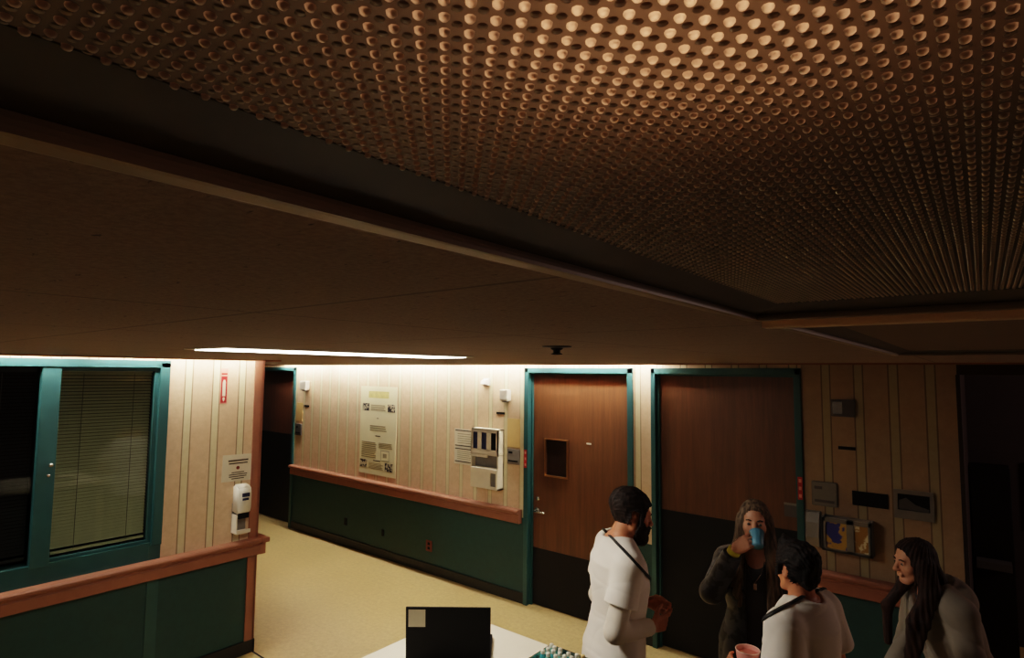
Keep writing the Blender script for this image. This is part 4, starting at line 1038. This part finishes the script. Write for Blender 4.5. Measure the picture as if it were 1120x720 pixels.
def held_cup(name, label, g, rz, loc, c, axis, r, hgt, mat, rimmat, liquid=None):
    """open cup given in the holder's frame"""
    Q = Matrix.Rotation(rz, 4, 'Z'); root = thing(name, label, 'cup')
    root.matrix_world = Matrix.Translation((loc[0], loc[1], 0)) @ Q @ Matrix.Translation(c) @ Vector(axis).to_track_quat('Z', 'Y').to_matrix().to_4x4()
    bm = bmesh.new(); hh = hgt/2
    lathe(bm, [(r*.74, -hh), (r*.80, -hh+.004), (r, hh-.003), (r-.002, hh), (r-.003, hh-.002), (r*.76, -hh+.006)], n=26); obj('cup_body', bm, mat, root, True)
    bm = bmesh.new()
    prof = [(r+.0022*math.cos(a), hh+.0022*math.sin(a)) for a in [2*PI*k/8 for k in range(8)]]
    rings = [[bm.verts.new((p[0]*math.cos(2*PI*i/26), p[0]*math.sin(2*PI*i/26), p[1])) for i in range(26)] for p in prof]
    for k in range(8):
        for i in range(26): bm.faces.new((rings[k][i], rings[k][(i+1) % 26], rings[(k+1) % 8][(i+1) % 26], rings[(k+1) % 8][i]))
    obj('rim', bm, rimmat, root, True)
    if liquid:
        bm = bmesh.new(); lathe(bm, [(r*.93, hh-.018), (r*.93, hh-.016)], n=26); obj('drink', bm, liquid, root)
    return root
M['bluecup'] = plain('light_blue_plastic', (88, 146, 174), .4); M['pinkcup'] = plain('pink_plastic', (226, 150, 138), .35); M['pinkrim'] = plain('pale_pink_rim', (236, 196, 178), .35); M['pinkdrink'] = plain('pink_drink', (196, 112, 96), .3)
held_cup('drinking_cup', 'light blue cup held to the mouth of the woman in the dark cardigan', g, math.radians(-168), (-.970, 3.263), (-.022, .196, 1.430), (.1, -.75, .66), .034, .082, M['bluecup'], M['bluecup'])

# ---- man with his back turned, white T-shirt
g = figure('person', 'dark-haired man in white shirt with black lanyard, back half turned', (-.628, 2.721, 0), math.radians(76), .90, False, .0, rotz(-.30)@rotx(-.03), (-.020, .012, 1.440),
    {'l': dict(el=(-.222, -.03, .975), wr=(-.210, .118, 1.005), hand=dict(d=(.05, .98, .2), n=(1, -.05, 0), side=-1, curls=(.62, .64, .66, .68), thumb=.6)),
     'r': dict(el=(.22, -.04, .99), wr=(.12, .16, .92), hand=dict(d=(-.4, .9, -.1), n=(-.8, -.35, 0), side=1))},
    SK3, bounds=((-.36, -.26, -.01), (.36, .38, 1.64)), hs=.82)
o = g.o
fd, sh_ = garment(g, 'shirt', WHITE, o, .022, .80, (.60, .075, .088), .064, .007, 2.2, .01)
lanyard(g, fd, (0, -.052, 1.362), (0, .125, 1.20), o)
trousers_shoes(g, NAVYT, SHOE, o)
PH3 = [(.115, .105), (.096, .080), (.060, .055), (.044, .0), (.040, -.03), (.018, -.03), (.014, .028), (-.028, .034), (-.036, -.04), (-.05, -.10), (-.14, -.10), (-.18, .0), (-.15, .17), (.05, .19), (.13, .15)]
hf, uvw = profile_shell(g, PH3, .013, HAIR3, 'hair', [((0, -.03, .05), (.089, .108, .092), .01), ((0, .055, .118), (.030, .038, .026), .02), ((.01, .078, .138), (.014, .016, .018), .01), ((0, -.085, -.03), (.06, .035, .05), .02)], .004, .0014)
hf.mesh('hair', HAIR3, o)
held_cup('drinking_cup', 'pink cup with pale rim held low in front of the half-turned man', g, math.radians(76), (-.628, 2.721), (-.143, .165, 1.038), (0, 0, 1), .048, .095, M['pinkcup'], M['pinkrim'], M['pinkdrink'])

# ---- woman on the right, leaning forward
g = figure('person', 'woman with very long dark hair in light grey jacket, leaning forward in profile', (-.104, 3.586, 0), math.radians(127), .87, True, .36, rotx(-.10), (0, .238, 1.362),
    {'l': dict(el=(-.205, .12, .93), wr=(-.10, .28, .81), hand=dict(d=(.4, .9, -.1), n=(.4, -.2, -.9), side=1, curls=(.4, .45, .5, .55))),
     'r': dict(el=(.205, .13, .93), wr=(.10, .29, .81), hand=dict(d=(-.4, .9, -.1), n=(-.4, -.2, -.9), side=-1, curls=(.4, .45, .5, .55)))},
    SK4, bounds=((-.34, -.28, -.01), (.34, .52, 1.54)), hs=.82)
o = g.o
fd0, top_ = garment(g, 'top', TOPG, o, .010, .80, (.2, .05, .05), .058, .002, .3)
def jack(f, X, Y, Z):
    # fallen hood behind the neck and an open collar
    f.ell(g.at(0, -.115, .86), (.12, .055, .085), g.Rs, .03); f.F = np.maximum(f.F, np.minimum(.022-np.abs(X), (Y-g.nb[1]-.02)))
fd, c_ = garment(g, 'jacket', JACK, o, .034, .74, (1.95, .070, .050), .066, .010, 3.1, .008, post=jack)
trousers_shoes(g, NAVYT, SHOE, o)
hf, uvw = profile_shell(g, PF, .008, HAIR4, 'hair', [((0, -.025, .04), (.082, .10, .088), .01)], .002, extra=(np.array([-.2, -.12, .9]), np.array([.2, .44, 1.54])))
A = lambda x, y, z: g.hc+np.array([x, y, z])*.9
for pts, r in (((A(-.07, .0, .0), A(-.085, -.005, -.14), A(-.105, .085, -.27), A(-.085, .10, -.47)), .030), ((A(-.07, -.03, .0), A(-.09, -.04, -.13), A(-.12, .035, -.27), A(-.10, .075, -.46)), .030),
               ((A(.07, .0, .0), A(.085, .0, -.14), A(.10, .09, -.27), A(.085, .10, -.45)), .030), ((A(-.03, -.075, .0), A(-.04, -.13, -.12), A(-.05, -.20, -.20), A(-.05, -.26, -.28)), .026)):
    for i in range(3): hf.cap(pts[i], pts[i+1], r*(1-.12*i), r*(.88-.16*i), .022)
sl, X, Y, Z = hf.all(); ang_ = np.arctan2(X-g.hc[0], Y-g.hc[1]+.05); hf.F = hf.F+(.0018*np.sin(ang_*40+5*np.sin(Z*9))).astype(f32)
hf.mesh('hair', HAIR4, o)

# extra spot added at the lit troffer to brighten the counter and the group
L = bpy.data.lights.new('added_fill_spot', 'SPOT'); L.energy = 75; L.color = (1, .90, .79); L.spot_size = math.radians(84); L.spot_blend = .9; L.shadow_soft_size = .12
lo_ = bpy.data.objects.new('added_fill_spot', L); COL.objects.link(lo_); lo_.location = (-2.33, 1.5, 2.30)
lo_.rotation_euler = (Vector((-1.1, 2.2, .95))-lo_.location).to_track_quat('-Z', 'Y').to_euler()

L = bpy.data.lights.new('side_room_fill', 'POINT'); L.energy = 40; L.color = (1, .7, .6); L.shadow_soft_size = .2  # unseen point lamp added to lift the dark side room
lo_ = bpy.data.objects.new('side_room_fill', L); COL.objects.link(lo_); lo_.location = (2.4, 5.4, 2.2)
# ------------------------------------------------------------------ bases: every Empty sits at the foot of its thing
bpy.context.view_layer.update()
for o in list(SC.objects):
    if o.type == 'EMPTY' and o.location.length < 1e-6:
        P = [ch.matrix_world @ Vector(cn) for ch in o.children for cn in ch.bound_box]
        if not P: continue
        lo_ = Vector([min(p[i] for p in P) for i in range(3)]); hi_ = Vector([max(p[i] for p in P) for i in range(3)])
        base = Vector(((lo_.x+hi_.x)/2, (lo_.y+hi_.y)/2, lo_.z)); o.location = base
        for ch in o.children: ch.location = ch.location-base

# ------------------------------------------------------------------ world and colour
w = bpy.data.worlds.new('world'); SC.world = w; w.use_nodes = True
w.node_tree.nodes['Background'].inputs[0].default_value = (1, .62, .5, 1)
w.node_tree.nodes['Background'].inputs[1].default_value = .02
SC.view_settings.view_transform = 'Filmic'
SC.view_settings.look = 'Medium High Contrast'
SC.view_settings.exposure = .15
